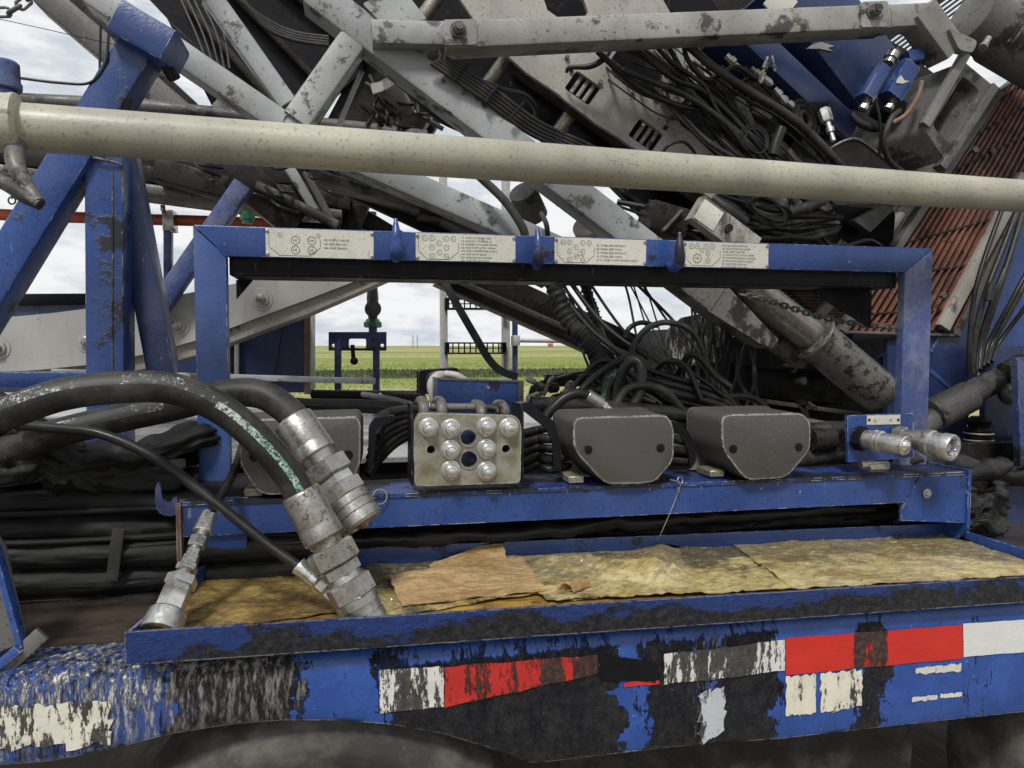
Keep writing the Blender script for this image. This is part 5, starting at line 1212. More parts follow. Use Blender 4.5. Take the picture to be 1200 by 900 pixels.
# ================================================================== DISCHARGE PIPE (front) and its coupling
a = at(-120, 139, 1.87); b = at(1330, 239, 2.16); ax = (b - a).normalized(); a = a - ax * 1.5; b = b + ax * 1.5
pt = thing('steel_pipe', 'long beige painted pipe crossing in front of the mast', 'pipe', (a + b) / 2 - ZAX * .06)
MB().tube([a + (b - a) * t for t in (0, .25, .5, .75, 1)], .0535, 48, 1, False).build('pipe_body', M['beige'], pt)
c = at(18, 145, 1.865); mb = MB().lathe(c - ax * .16, ax, [(0, .058), (.0, .063), (.15, .064), (.158, .066), (.166, .066), (.17, .057)], 48); mb.build('pipe_collar', M['beige'], pt)
for sx in (612, 1010): MB().torus(at(sx, 139 + (sx + 120) * .069, 1.87 + (sx + 120) * .0002), ax, .0532, .0022, 48, 6).build('weld_seam', M['beige'], pt)
mb = MB(); p0 = at(14, 172, 1.84); mb.tube([p0 + V((0, .02, .01)), at(18, 190, 1.82), at(28, 212, 1.80), at(46, 238, 1.77)], [.022, .019, .017, .013], 14, 8)
mb.tube([at(-20, 203, 1.82), at(10, 217, 1.80), at(30, 230, 1.78), at(47, 240, 1.77)], [.014, .016, .017, .012], 14, 8)
mb.build('clamp_lever', M['dim_steel'], pt)
mb = MB().torus(at(14, 228, 1.84), V((1, .3, 0)), .008, .002, 14, 6); mb.torus(at(14, 235, 1.84), V((.2, 1, 0)), .008, .002, 14, 6); mb.build('lever_link', M['dim_steel'], pt)
# blue capped post and grey pipe behind the collar
t = thing('capped_post', 'blue steel stub post with a round cap rising behind the pipe collar', 'post', at(6, 150, 2.1))
c = at(6, 140, 2.1); r = 16 * mpp(6, 100, 2.1)
MB().lathe(at(6, 150, 2.1), ZAX, [(0, r * .82), (.11, r * .82)], 24).build('post', M['blue'], t)
MB().lathe(at(6, 106, 2.1), ZAX, [(0, r), (.004, r * 1.1), (.018, r * 1.1), (.02, r), (.066, r * .97), (.072, r * .8)], 24).build('cap', M['blue_dull'], t)
mb = MB().tube([at(-60, 114, 3.4), at(160, 124, 3.4), at(420, 150, 3.5), at(500, 160, 3.5)], .03, 16, 2, False); mb.build('far_pipe', M['dim_steel'], None, 'thin grey pipe running behind the beige pipe at the left', 'pipe')
# chains, wires
def chain(name, pts, pitch, r, mat, label, parent=None):
    P, _ = spline(pts, 1, 24); mb = MB(); acc = 0; last = P[0]; k = 0; L = [0]
    for i in range(1, len(P)): L.append(L[-1] + (P[i] - P[i - 1]).length)
    n = int(L[-1] / pitch); j = 0
    for q in range(n):
        s_ = (q + .5) * pitch
        while j < len(L) - 2 and L[j + 1] < s_: j += 1
        f = (s_ - L[j]) / max(L[j + 1] - L[j], 1e-6); c = P[j].lerp(P[j + 1], f); d = (P[j + 1] - P[j]).normalized()
        u = d.cross(YAX).normalized(); w = d.cross(u); side = (u + w * .35).normalized() if q % 2 else (w - u * .35).normalized()
        R = pitch * .38; hl = pitch * .40; pts_ = []
        for m in range(12):
            a_ = 2 * pi * m / 12; ca, sa = cos(a_), sin(a_); pts_.append(c + d * (hl * (1 if ca > 0 else -1) + R * ca) * .85 + side * R * sa)
        pts_.append(pts_[0]); mb.tube(pts_, r, 6, 1, False, False)
    return mb.build(name, mat, parent, label, 'chain', sharp=80)
chain('steel_chain', [at(-20, 12, 2.2), at(8, 14, 2.2), at(24, 6, 2.2), at(48, -12, 2.2)], .030, .0042, M['dim_steel'], 'galvanised chain hanging in the top left corner against the sky')
MB().tube([at(-40, 14, 2.6), at(30, 29, 2.6), at(110, 47, 2.6), at(180, 62, 2.7)], .0012, 5).build('wire', M['black_paint_and_shade'], None, 'thin straight wire against the sky at the left', 'wire')
mb = MB().tube([at(20, 91, 2.5), at(70, 97, 2.5), at(105, 97, 2.5), at(122, 78, 2.5), at(126, 58, 2.5), at(128, 20, 2.55)], .0045, 8); mb.build('hanging_cable', M['rubber_dusty'], None, 'black cable drooping to the left of the blue prop cap', 'cable')
mb = MB().tube([at(117, 90, 2.56), at(117, 66, 2.56), at(118, 30, 2.56)], .004, 8); mb.build('hanging_cable', M['rubber_dusty'], None, 'short straight cable beside the blue prop', 'cable')

# ================================================================== BLUE PROP under the mast (left)
pr = thing('mast_support', 'blue square tube prop with rubber capped saddle carrying the mast', 'mast support', at(120, 540, 2.6))
mb = MB(); pbeam(mb, (-190, 622), (160, 50), 2.50, 43, .13, bev=.012); mb.build('diagonal_leg', M['blue'], pr)
mb = MB(); pbeam(mb, (123, 545), (121, 182), 2.53, 42, .13, bev=.010); mb.build('post', M['blue'], pr)
mb = MB(); m_ = mpp(130, 360, 2.53)
mb.tube([at(131.5, 200, 2.527), at(132, 290, 2.527), at(131.5, 380, 2.527), at(132.5, 500, 2.527)], .0022, 6); mb.build('weld_seam', M['dim_steel'], pr)
mb = MB(); pbeam(mb, (188, 440), (137, 168), 2.62, 31, .10, bev=.01); mb.build('brace', M['blue_deep'], pr)
mb = MB(); pbeam(mb, (133, 16), (196, 52), 2.44, 42, .20, bev=.014); sad = mb.build('saddle', M['blue_clean'], pr)
mb = MB(); pbeam(mb, (130, 29), (190, 64), 2.47, 12, .16, bev=.004)
mb.build('saddle_lip', M['blue_deep'], sad)
for (x, y) in ((134, 38), (141, 44), (190, 73), (200, 80), (195, 82)):
    MB().hexnut(at(x, y, 2.52), V((.5, 0, -.8)), .035, .013).build('saddle_bolt', M['black_paint_and_shade'], sad)
mb = MB().tube([at(99, 182, 2.515), at(120, 187, 2.515), at(139, 192, 2.52), at(143, 200, 2.53), at(144, 240, 2.54), at(143, 300, 2.54)], .0045, 6); mb.build('rope_tie', M['dim_steel'], pr)
# blue brace farther behind
mb = MB(); pbeam(mb, (175, 372), (284, 215), 3.45, 22, .09); mb.build('brace_tube', M['blue_dull'], None, 'grimy blue diagonal tube leaning behind the arm left of the rack', 'brace')

# red oxide pipe with its clamp post
t = thing('red_pipe', 'red oxide pipe running level behind the blue prop', 'pipe', at(60, 262, 4.4))
MB().tube([at(-80, 248, 4.4), at(60, 254, 4.4), at(240, 259, 4.4), at(330, 262, 4.4)], .030, 18, 2, False).build('pipe_body', M['red_pipe'], t)
t = thing('clamp_post', 'slim blue post with zinc clamp holding the red pipe', 'post', at(195, 420, 4.38))
mb = MB(); pbeam(mb, (196, 420), (196, 262), 4.36, 9, .05); mb.build('post', M['blue'], t)
mb = MB(); pbeam(mb, (190, 258), (203, 258), 4.33, 24, .10, bev=.004); cl = mb.build('clamp', M['zinc_dirty'], t)
MB().hexnut(at(191, 247, 4.33), ZAX, .03, .014).build('clamp_nut', M['zinc_dirty'], cl); MB().hexnut(at(203, 268, 4.33), -ZAX, .02, .014).build('clamp_nut', M['zinc_dirty'], cl)
for x, lab in ((290, 'small green fitting showing above the left end of the rack crossbar'),):
    mb = MB(); c = at(x, 262, 3.2); mb.lathe(c, ZAX, [(0, .02), (.015, .02), (.016, .03), (.035, .03), (.036, .018), (.05, .018)], 8); mb.build('green_fitting', M['green'], None, lab, 'fitting')

# ================================================================== FAR SIDE: arm, blue panels, stand, ladder, rail
arm = thing('boom_arm', 'thick off white curved arm with round pin bosses behind the rack', 'arm', at(200, 440, 4.0))
top = [(-140, 385), (-40, 376), (60, 367), (130, 358), (190, 349), (250, 338), (320, 322), (400, 300), (460, 280)]
botm = [(470, 306), (420, 328), (360, 351), (300, 373), (240, 396), (180, 413), (110, 427), (40, 434), (-140, 442)]
mb = pplate(MB(), top + botm, 3.55, .34); mb.build('arm_body', M['arm_white'], arm, sharp=25)
mb = pplate(MB(), botm[:-1] + [(x, y + 17 - (3 if x > 400 else 0)) for x, y in botm[:-1]][::-1], 3.575, .3); mb.build('lower_flange', M['arm_rim'], arm, sharp=25)
for x, y in ((-3, 408), (103, 400), (208, 382), (306, 351)):
    c = at(x, y, 3.55); mb = MB().lathe(c, -YAX, [(0, .052), (.004, .05), (.004, .036), (.014, .034), (.016, .02)], 26); pn = mb.build('pin_boss', M['arm_white'], arm)
    MB().hexnut(c - YAX * .014, -YAX, .018, .024).build('pin_bolt', M['zinc_rusty'], pn)
mb = MB(); cc = at(330, 368, 3.7); mb.cyl(cc, cc + V((0, .2, 0)), .035); mb.build('cross_pin', M['dim_steel'], arm)

bp = thing('blue_tank', 'blue steel tank with rusty right edge behind the curved arm', 'tank', at(180, 470, 4.5))
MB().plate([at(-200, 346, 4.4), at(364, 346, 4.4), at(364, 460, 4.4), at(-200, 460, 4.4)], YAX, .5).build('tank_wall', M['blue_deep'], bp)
mb = MB(); pbeam(mb, (-200, 352), (112, 350), 4.37, 13, .05); mb.build('top_rim', M['black_paint_and_shade'], bp)
mb = MB(); pbeam(mb, (360, 347), (360, 462), 4.37, 7, .06); mb.build('edge_strip', M['rusty'], bp)
mb = MB(); pbeam(mb, (277, 380), (277, 460), 4.34, 5, .05); mb.build('corner_strip', M['silver'], bp)
mb = MB(); pbeam(mb, (268, 380), (268, 455), 4.36, 11, .05); mb.build('shadow_gap', M['black_paint_and_shade'], bp)
mb = MB(); mb.tube([at(331, 376, 4.36), at(325, 420, 4.36), at(316, 462, 4.36)], .006, 6); mb.build('tank_cable', M['rubber'], bp)
mb = MB(); pbeam(mb, (-200, 447), (110, 445), 3.0, 20, .06); mb.build('blue_beam', M['blue_clean'], None, 'low blue beam lying on the deck left of the prop', 'beam')
mb = MB(); pbeam(mb, (60, 436), (440, 447), 3.5, 7, .04); mb.build('pale_conduit', M['silver'], None, 'pale conduit along the deck below the curved arm', 'conduit')

vs_ = thing('valve_stand', 'dark blue bracket stand holding a small valve with green union', 'valve stand', at(420, 465, 5.0))
mb = MB(); o_ = [(385, 389), (453, 389), (453, 411), (385, 411)]; pplate(mb, o_, 4.9, .03, [rounded([(409, 397), (429, 397), (429, 408), (409, 408)], 2, 2), circ(391, 405, 2.2, 10), circ(448, 405, 2.2, 10)]); mb.build('bracket_plate', M['blue_dull'], vs_)
for x in (396, 441):
    mb = MB(); pbeam(mb, (x, 468), (x, 396), 4.87, 8, .05); mb.build('leg', M['blue_dull'], vs_)
mb = MB().tube([at(413, 404, 4.84), at(414, 418, 4.84), at(415, 424, 4.84)], .014, 10); mb.sphere(at(415, 423, 4.84), .026); mb.tube([at(413, 409, 4.84), at(440, 410, 4.84)], .008, 8, 1, False); mb.build('hook', M['dark_steel'], vs_)
c = at(437, 390, 4.95); m_ = mpp(437, 380, 4.95)
mb = MB().lathe(c, ZAX, [(0, 5 * m_), (6 * m_, 5 * m_), (18 * m_, 5.5 * m_), (40 * m_, 7 * m_), (52 * m_, 6 * m_), (90 * m_, 5.5 * m_), (140 * m_, 5.5 * m_)], 18); mb.build('valve_pipe', M['dim_steel'], vs_)
mb = MB().lathe(c + ZAX * 6 * m_, ZAX, [(0, 9 * m_), (1 * m_, 11 * m_), (6 * m_, 11 * m_), (8 * m_, 8.5 * m_), (10 * m_, 8 * m_)], 8); mb.build('union', M['green'], vs_)
cc = at(437, 362, 4.90); mb = MB().lathe(cc - YAX * .03, YAX, [(0, 5 * m_), (.004, 9.5 * m_), (.06, 9.5 * m_), (.07, 6 * m_)], 18); mb.hexnut(cc - YAX * .03, -YAX, .02, 4 * m_); mb.build('valve_body', M['dim_steel'], vs_)

ld = thing('ladder', 'grey aluminium access ladder with perforated rungs at the far side', 'ladder', at(560, 460, 6.2))
for x0, x1 in ((521, 520), (594, 594)):
    mb = MB(); pbeam(mb, (x0, 446), (x1, 200), 6.2, 8, .10); mb.build('stile', M['ladder'], ld)
for y in (408, 356, 300):
    mb = MB(); p = at(524, y, 6.16); q = at(591, y, 6.16); m_ = mpp(557, y, 6.16); hh = 12 * m_
    for k in (0, 1): mb.beam(p + ZAX * (k - .5) * hh, q + ZAX * (k - .5) * hh, 1.8 * m_, .16)
    mb.beam(p, q, 1.2 * m_, .012)
    for j in range(11): xx = p.lerp(q, j / 10); mb.beam(xx - ZAX * hh / 2, xx + ZAX * hh / 2, 1.5 * m_, .012, YAX)
    for e in (p, q): mb.box(e + V((0, .04, 0)), 5 * m_, .1, 14 * m_)
    mb.build('rung', M['black_paint_and_shade'], ld)
mb = MB(); st = [at(508, 308, 3.6), at(522, 333, 3.5), at(540, 365, 3.42), at(558, 396, 3.4), at(573, 421, 3.4), at(586, 434, 3.4), at(606, 442, 3.38)]
P, _ = spline(st, 1, 8); W_ = 4.6 * mpp(550, 390, 3.45)
vsx = []; fsx = []
for i, p in enumerate(P):
    d = (P[min(i + 1, len(P) - 1)] - P[max(i - 1, 0)]).normalized(); n_ = d.cross(YAX).normalized(); tw = .1
    n_ = (n_ + YAX * tw).normalized()
    for s_ in (-1, 1): vsx += [p + n_ * W_ * s_ - YAX * .0015, p + n_ * W_ * s_ + YAX * .0015]
for i in range(len(P) - 1):
    a0 = i * 4; b0 = a0 + 4; fsx += [[a0, a0 + 2, b0 + 2, b0], [a0 + 1, b0 + 1, b0 + 3, a0 + 3], [a0, b0, b0 + 1, a0 + 1], [a0 + 2, a0 + 3, b0 + 3, b0 + 2]]
mb.add(vsx, fsx); mb.build('ratchet_strap', M['webbing'], None, 'black webbing strap hanging diagonally in front of the ladder', 'strap')
hr = thing('handrail', 'blue post with pale horizontal tube rail at the far edge', 'handrail', at(605, 470, 6.4))
mb = MB(); pbeam(mb, (604, 470), (604, 330), 6.4, 6, .05); mb.build('post', M['blue_dull'], hr)
mb = MB().tube([at(603, 399, 6.35), at(1000, 404, 6.35)], .018, 12, 1, False); mb.build('rail_tube', M['ladder'], hr)
mb = MB().lathe(at(604, 405, 6.36), ZAX, [(0, .04), (.01, .042), (.08, .042), (.09, .036)], 14); mb.build('rail_socket', M['ladder'], hr)
mb = MB(); pbeam(mb, (365, 470), (760, 478), 4.92, 5, .06); pbeam(mb, (640, 446), (800, 446), 4.96, 14, .06); mb.build('deck_edge_beam', M['dark_steel'], None, 'dark steel edge beam on the far side of the deck', 'beam')

# ================================================================== MAST
ms = thing('mast', 'scuffed silver lattice mast lying at a slant above the trailer', 'mast', at(1000, 450, 3.2))
def mem(a, b, Y, w, h, mat, name='brace', Y1=None, bev=.014):
    mb = MB(); pbeam(mb, a, b, Y, w, h, Y1, bev); return mb.build(name, M[mat], ms)
mem((366, -14), (772, 297), 2.76, 37, .13, 'silver', 'chord')
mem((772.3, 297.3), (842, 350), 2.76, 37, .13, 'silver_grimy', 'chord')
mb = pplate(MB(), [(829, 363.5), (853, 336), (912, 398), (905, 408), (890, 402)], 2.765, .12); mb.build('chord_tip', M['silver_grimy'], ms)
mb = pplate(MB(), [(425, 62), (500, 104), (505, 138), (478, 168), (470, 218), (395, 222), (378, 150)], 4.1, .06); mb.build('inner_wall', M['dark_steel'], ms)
mem((500, 100), (452, 178), 3.75, 44, .25, 'dark_steel', 'guide_tube'); mem((425, 120), (470, 160), 3.6, 8, .05, 'dark_steel', 'far_brace'); mem((428, 96), (520, 150), 3.5, 5, .04, 'dim_steel', 'far_brace')
mb = pplate(MB(), rounded([(434, 98), (448, 95), (450, 106), (437, 110)], 2), 3.4, .02); mb.build('tag_plate', M['silver_warm'], ms)
mem((180, 196), (330, 236), 3.7, 26, .2, 'dark_steel', 'gutter'); mem((300, 215), (395, 262), 3.6, 10, .1, 'dim_steel', 'gutter')
mem((105, -12), (352, 157), 2.78, 30, .13, 'silver', 'chord')
mem((340, 152), (720, 318), 2.80, 29, .13, 'silver', 'chord')
mem((243, -13), (337, 120), 2.79, 23, .10, 'silver')
mem((347, 139), (418, 38), 2.765, 33, .11, 'silver_chipped')
mem((395, 150), (424, 82), 2.95, 6, .03, 'silver'); mem((372, 142), (418, 72), 2.96, 5, .03, 'dim_steel')
MB().torus(at(341, 143, 2.776), YAX, .028, .003, 24, 6).build('eye_ring', M['silver'], ms)
MB().torus(at(507, 63, 2.755), V((.35, 1, .3)), .030, .0055, 24, 8).build('lifting_eye', M['silver'], ms)
# reinforcement pads on the node
mb = pplate(MB(), rounded([(425, 4), (470, -16), (500, 22), (452, 32)], 3), 2.752, .01); mb.build('node_plate', M['silver'], ms)
# lower gutter, far chords
mem((372, 204), (508, 246), 2.98, 12, .16, 'dim_steel', 'gutter'); mem((508, 246), (650, 318), 2.98, 12, .16, 'dim_steel', 'gutter')
mem((385, 210), (640, 330), 3.12, 16, .05, 'black_paint_and_shade', 'gutter')
mb = MB(); pbeam(mb, (493, 241), (520, 246), 2.93, 20, .2, bev=.005); mb.build('gutter_clamp', M['dark_steel'], ms)
mem((48, -10), (236, 152), 4.3, 28, .22, 'dim_steel', 'far_chord'); mem((66, -14), (222, 128), 4.55, 24, .3, 'dark_steel', 'far_chord')
mem((290, 92), (220, 172), 4.2, 22, .14, 'dim_steel', 'far_brace')
mem((-60, 178), (420, 205), 4.2, 30, .3, 'dark_steel', 'far_chord'); mem((-60, 190), (400, 251), 3.9, 12, .3, 'dim_steel', 'far_chord')
mem((-60, 172), (410, 236), 3.96, 20, .24, 'dark_steel', 'far_chord')
mem((400, 240), (520, 312), 4.3, 22, .2, 'dark_steel', 'far_chord'); mem((520, 312), (770, 425), 4.4, 42, .25, 'dark_steel', 'far_chord')
mem((540, 330), (740, 417), 4.3, 6, .05, 'dim_steel', 'far_chord')
mem((430, 215), (400, 290), 4.1, 24, .15, 'dark_steel', 'far_brace'); mem((335, 190), (380, 262), 3.9, 12, .08, 'silver', 'far_brace'); mem((358, 200), (388, 258), 3.85, 9, .08, 'dim_steel', 'far_brace')
mem((452, 175), (390, 268), 4.3, 18, .15, 'dark_steel', 'far_brace'); mem((505, 120), (455, 200), 4.2, 40, .2, 'dark_steel', 'far_brace')
mem((208, 12), (330, 250), 4.35, 30, .1, 'dark_steel', 'far_brace')
# dark junction box and ribs at the lower node
mb = MB(); pbeam(mb, (352, 282), (398, 284), 3.7, 44, .3, bev=.01); mb.build('roller_box', M['black_paint_and_shade'], ms)
mb = MB(); pbeam(mb, (275, 200), (350, 262), 3.65, 40, .2, bev=.01); mb.build('roller_bracket', M['dark_steel'], ms)
# inner wall of the mast, its shadow put into near-black colours
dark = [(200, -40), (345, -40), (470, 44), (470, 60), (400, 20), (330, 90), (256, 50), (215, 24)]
mb = pplate(MB(), [(120, -60), (365, -60), (470, 20), (440, 60), (415, 92), (352, 150), (300, 118), (205, 30)], 4.05, .04); mb.build('inner_wall', M['black_paint_and_shade'], ms)
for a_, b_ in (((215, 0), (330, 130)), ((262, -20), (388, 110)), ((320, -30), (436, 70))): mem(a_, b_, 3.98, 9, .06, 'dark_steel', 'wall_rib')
mb = pplate(MB(), [(455, -40), (540, -40), (620, 40), (800, 225), (900, 330), (760, 240), (640, 165), (500, 70)], 3.30, .05); mb.build('inner_wall', M['black_paint_and_shade'], ms)
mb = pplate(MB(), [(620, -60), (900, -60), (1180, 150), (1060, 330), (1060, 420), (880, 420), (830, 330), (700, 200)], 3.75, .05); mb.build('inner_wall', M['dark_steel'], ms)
# blade of channel between chord and carriage with pins
for x, y in ((583, 83), (663, 142), (500, 14)):
    d = V((.58, -.1, .80)); c = at(x, y, 3.16); MB().lathe(c - d * .09, d, [(0, .028), (.004, .031), (.17, .031), (.176, .025)], 22).build('guide_pin', M['pin'], ms)
# round pads on the far side showing through the lattice
for x, y, r, mt in ((452, 98, .060, 'dim_steel'), (612, 224, .070, 'dim_steel'), (690, 262, .085, 'silver_dirty'), (648, 205, .05, 'dim_steel')):
    d = V((-.5, -.55, .6)).normalized(); c = at(x, y, 3.45); MB().lathe(c, d, [(-.16, r * .96), (-.005, r), (0, r * .96)], 26).build('roller_pad', M[mt], ms)
# beam coming down right of the rack crossbar (bright edge strip)
mem((1158, 105), (1040, 292), 3.30, 16, .12, 'dim_steel', 'floor_frame'); mem((1062, 252), (945, 390), 3.30, 13, .08, 'silver_dirty', 'floor_frame')
mem((985, 330), (935, 400), 3.5, 40, .15, 'dim_steel', 'floor_frame')

# strut bolted to the chord
stt = thing('strut_arm', 'straight silver strut with two pin bolts across the top of the mast', 'strut', at(760, 80, 2.7))
mb = MB(); pbeam(mb, (436, 36), (524, 38), 2.70, 28, .11, bev=.008); mb.build('end_stub', M['silver'], stt)
mb = MB(); pbeam(mb, (522, 40), (1044, 18), 2.66, 30, .12, bev=.010); mb.build('strut_tube', M['silver_dirty'], stt)
mb = MB(); pbeam(mb, (1044.5, 18), (1098, 15), 2.68, 26, .10, bev=.008); mb.build('end_stub', M['silver_dirty'], stt)
mb = MB(); pbeam(mb, (1086, 8), (1122, 58), 2.66, 33, .12, bev=.008); mb.build('elbow_arm', M['silver_dirty'], stt)
for x, y, w in ((538, 37, 38), (1024, 16, 30)):
    mb = pplate(MB(), rounded([(x - w / 2, y - 14), (x + w / 2 + 2, y - 15), (x + w / 2 + 2, y + 15), (x - w / 2, y + 16)], 4), 2.652, .012); ck = mb.build('cheek_plate', M['silver_dirty'], stt)
    c = at(x - 1, y - 2, 2.650); mb = MB().lathe(c, -YAX, [(0, .029), (.006, .029), (.007, .022)], 24); mb.hexnut(c - YAX * .006, -YAX, .026, .023); mb.lathe(c - YAX * .03, -YAX, [(0, .015), (.012, .014)], 14); mb.build('pin_bolt', M['dim_steel'], ck)

# ================================================================== CARRIAGE with slotted plates
cg = thing('carriage', 'stained silver carriage plate with slots and octagonal holes inside the mast', 'carriage', at(760, 200, 3.1))
dirx, diry = .80, .60
def rot_rect(cx, cy, L, W, ang): 
    c, s = cos(ang), sin(ang); return [(cx + a * c - b * s, cy + a * s + b * c) for a, b in ((-L / 2, -W / 2), (L / 2, -W / 2), (L / 2, W / 2), (-L / 2, W / 2))]
A_ = radians(35)
outl = [(520, -30), (760, -30), (800, 40), (855, 95), (905, 150), (955, 205), (985, 262), (860, 252), (800, 209), (760, 184), (733, 167), (727, 162), (697, 144), (690, 138), (662, 117), (653, 109), (617, 85), (598, 68), (560, 30)]
oc = lambda x, y, a, b, ang: [(x + p * cos(ang) - q * sin(ang), y + p * sin(ang) + q * cos(ang)) for p, q in ((-a, -b * .5), (-a * .55, -b), (a * .55, -b), (a, -b * .5), (a, b * .5), (a * .55, b), (-a * .55, b), (-a, b * .5))]
hl = [rounded(rot_rect(683, 103, 35, 26, A_), 3, 2), rounded(rot_rect(757, 158, 34, 25, A_), 3, 2), oc(745, 82, 31, 21, A_), oc(823, 139, 30, 21, A_), oc(663, 6, 26, 17, A_)]
mb = pplate(MB(), outl, 2.98, .02, hl); mb.build('carriage_plate', M['silver_warm'], cg)
for x, y in ((683, 104), (757, 159)):
    for k in (-1, 0, 1):
        mb = MB(); ox, oy = x + k * 9 * cos(A_), y + k * 9 * sin(A_); pbeam(mb, (ox + 11 * sin(A_), oy - 11 * cos(A_)), (ox - 11 * sin(A_), oy + 11 * cos(A_)), 3.00, 5, .02, bev=.006); mb.build('slot_bar', M['silver_dirty'], cg)
mb = pplate(MB(), [(560, -40), (800, -40), (1000, 200), (960, 262), (800, 203), (598, 62)], 3.22, .03); mb.build('rear_plate', M['black_paint_and_shade'], cg)
# thick lower flange of the carriage plate
mb = MB(); pbeam(mb, (600, 68), (850, 246), 3.0, 9, .10, bev=.003); mb.build('lower_flange', M['dark_steel'], cg)
mb = pplate(MB(), [(866, 55), (905, 45), (1010, 165), (1000, 200), (985, 235), (935, 160), (880, 95)], 3.08, .04); mb.build('upper_plate', M['dim_steel'], cg)
mb = MB(); pbeam(mb, (840, 85), (880, 125), 2.95, 26, .05, bev=.003); pbeam(mb, (878, 128), (915, 165), 2.93, 34, .09, bev=.01); mb.build('hose_guide', M['dark_steel'], cg)
mb = MB(); 
for k in range(3): mb.torus(at(943, 141, 2.90 - .02 * k), V((.4, -1, .3)), (.085, .062, .035)[k], .014, 28, 8)
mb.lathe(at(943, 141, 2.98), V((.4, -1, .3)), [(0, .06), (.06, .055), (.10, .03), (.13, .02)], 20); mb.build('swivel', M['dark_steel'], cg)
mb = MB(); d = V((.15, -.3, -1)).normalized(); c = at(965, 128, 2.82); mb.hexnut(c, d, .06, .026); mb.lathe(c + d * .06, d, [(0, .012), (.03, .012), (.03, .018), (.05, .018), (.05, .01), (.09, .012)], 14); mb.build('pressure_sensor', M['zinc'], cg)
for (a, b, r) in (((880, 80), (905, 100), .016), ((900, 68), (890, 98), .014), ((908, 104), (922, 122), .016), ((915, 112), (930, 126), .014), ((905, 66), (908, 84), .008)):
    p, q = at(*a, 2.86), at(*b, 2.84); d = (q - p); L = d.length; mb = MB().lathe(p, d, [(0, r * .7), (L * .2, r * .7), (L * .2, r), (L * .45, r), (L * .45, r * .6), (L * .6, r * .6), (L * .6, r * 1.1), (L * .85, r * 1.1), (L, r * .6)], 8); mb.build('hose_fitting', M['zinc_dirty'], cg)
mb = pplate(MB(), rounded([(968, 176), (1000, 160), (1016, 168), (1060, 205), (1070, 240), (975, 240)], 8), 2.80, .012); mb.build('guard_plate', M['dark_steel'], cg)
mb = MB().tube([at(968, 176, 2.795), at(992, 164, 2.795), at(1008, 164, 2.795), at(1030, 180, 2.795), at(1062, 206, 2.795)], .005, 6); mb.build('guard_rim', M['zinc_dirty'], cg)

rq = random.Random(21)
for k in range(34):     # bolt heads and small clamps bolted over the carriage
    x, y = rq.uniform(610, 960), 0; y = (x - 598) * .70 + rq.uniform(-62, 40); y = max(-5, y)
    if not (58 < y < 235): continue
    c = at(x, y, 2.979); MB().hexnut(c, -YAX, .014, rq.choice((.010, .013, .008))).build('bolt', M[rq.choice(('dim_steel', 'dark_steel', 'zinc_dirty'))], cg)
for k in range(16):
    x = rq.uniform(840, 1000); y = (x - 840) * .75 + rq.uniform(55, 120); c = at(x, y, 2.93); an = rq.uniform(0, 1.2); p = c; q = c + V((cos(an), rq.uniform(-.2, .2), -sin(an))) * rq.uniform(.05, .14)
    mb = MB()
    if k % 2: mb.beam(p, q, rq.uniform(.02, .05), .04, YAX, .004)
    else: r = rq.uniform(.012, .024); L = (q - p).length; mb.lathe(p, q - p, [(0, r * .7), (L * .3, r * .7), (L * .3, r), (L * .6, r), (L * .62, r * .6), (L, r * .6)], rq.choice((6, 8, 16)))
    mb.build(('pipe_fitting', 'clamp_block')[k % 2], M[rq.choice(('dark_steel', 'black_paint_and_shade', 'dim_steel', 'zinc_dirty', 'rod'))], cg)

# ================================================================== BLUE TANK on the mast
bt = thing('oil_tank', 'deep blue square oil tank mounted on the mast behind the strut', 'tank', at(970, 150, 3.1))
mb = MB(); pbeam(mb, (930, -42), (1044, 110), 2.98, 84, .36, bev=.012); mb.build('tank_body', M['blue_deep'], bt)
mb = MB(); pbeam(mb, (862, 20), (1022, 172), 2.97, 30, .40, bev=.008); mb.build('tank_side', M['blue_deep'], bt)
mb = pplate(MB(), [(952, 52), (962, 49), (978, 54), (970, 56), (976, 60), (960, 57), (945, 57)], 2.975, .002); mb.build('paint_scrape', M['silver_warm'], bt)
mb = MB(); pbeam(mb, (905, -8), (925, 14), 2.96, 34, .01, bev=.002); mb.build('data_plate', M['white_plate'], bt)
for (a, b, w, lab) in (((1040, 76), (1020, 112), 16, 0), ((1072, 74), (1050, 112), 24, 1)):
    t = thing('hydraulic_valve', ['slim blue cylinder valve on the oil tank corner', 'larger blue valve block with hose on the oil tank corner'][lab], 'valve', at(*b, 2.75), 'blue valves on the oil tank')
    mb = MB(); pbeam(mb, a, b, 2.72, w, .08, bev=.018); bd = mb.build('valve_body', M['blue_clean'], t)
    dx, dy = (b[0] - a[0]), (b[1] - a[1]); 
    p, q = at(a[0] - dx * .05, a[1] - dy * .05, 2.76), at(a[0] - dx * .35, a[1] - dy * .35, 2.76); MB().lathe(p, q - p, [(0, .022), (.02, .022), (.022, .03), (.05, .03), (.055, .02), (.07, .018)], 10).build('end_cap', M['blue' if lab else 'zinc_dirty'], t)
    p, q = at(b[0], b[1], 2.76), at(b[0] + dx * .4, b[1] + dy * .4, 2.76); MB().lathe(p, q - p, [(0, .024), (.015, .026), (.03, .026), (.032, .014), (.05, .014), (.052, .02), (.07, .02), (.075, .012)], 8).build('hose_fitting', M['zinc_dirty'], t)
mb = MB(); pbeam(mb, (1066, 66), (1082, 62), 2.72, 14, .06, bev=.01); mb.build('valve_head', M['blue'], t)
mb = pplate(MB(), [(1052, 92), (1056, 88), (1060, 94), (1066, 95), (1058, 98), (1050, 97)], 2.716, .002); mb.build('paint_chip', M['white_plate'], t)
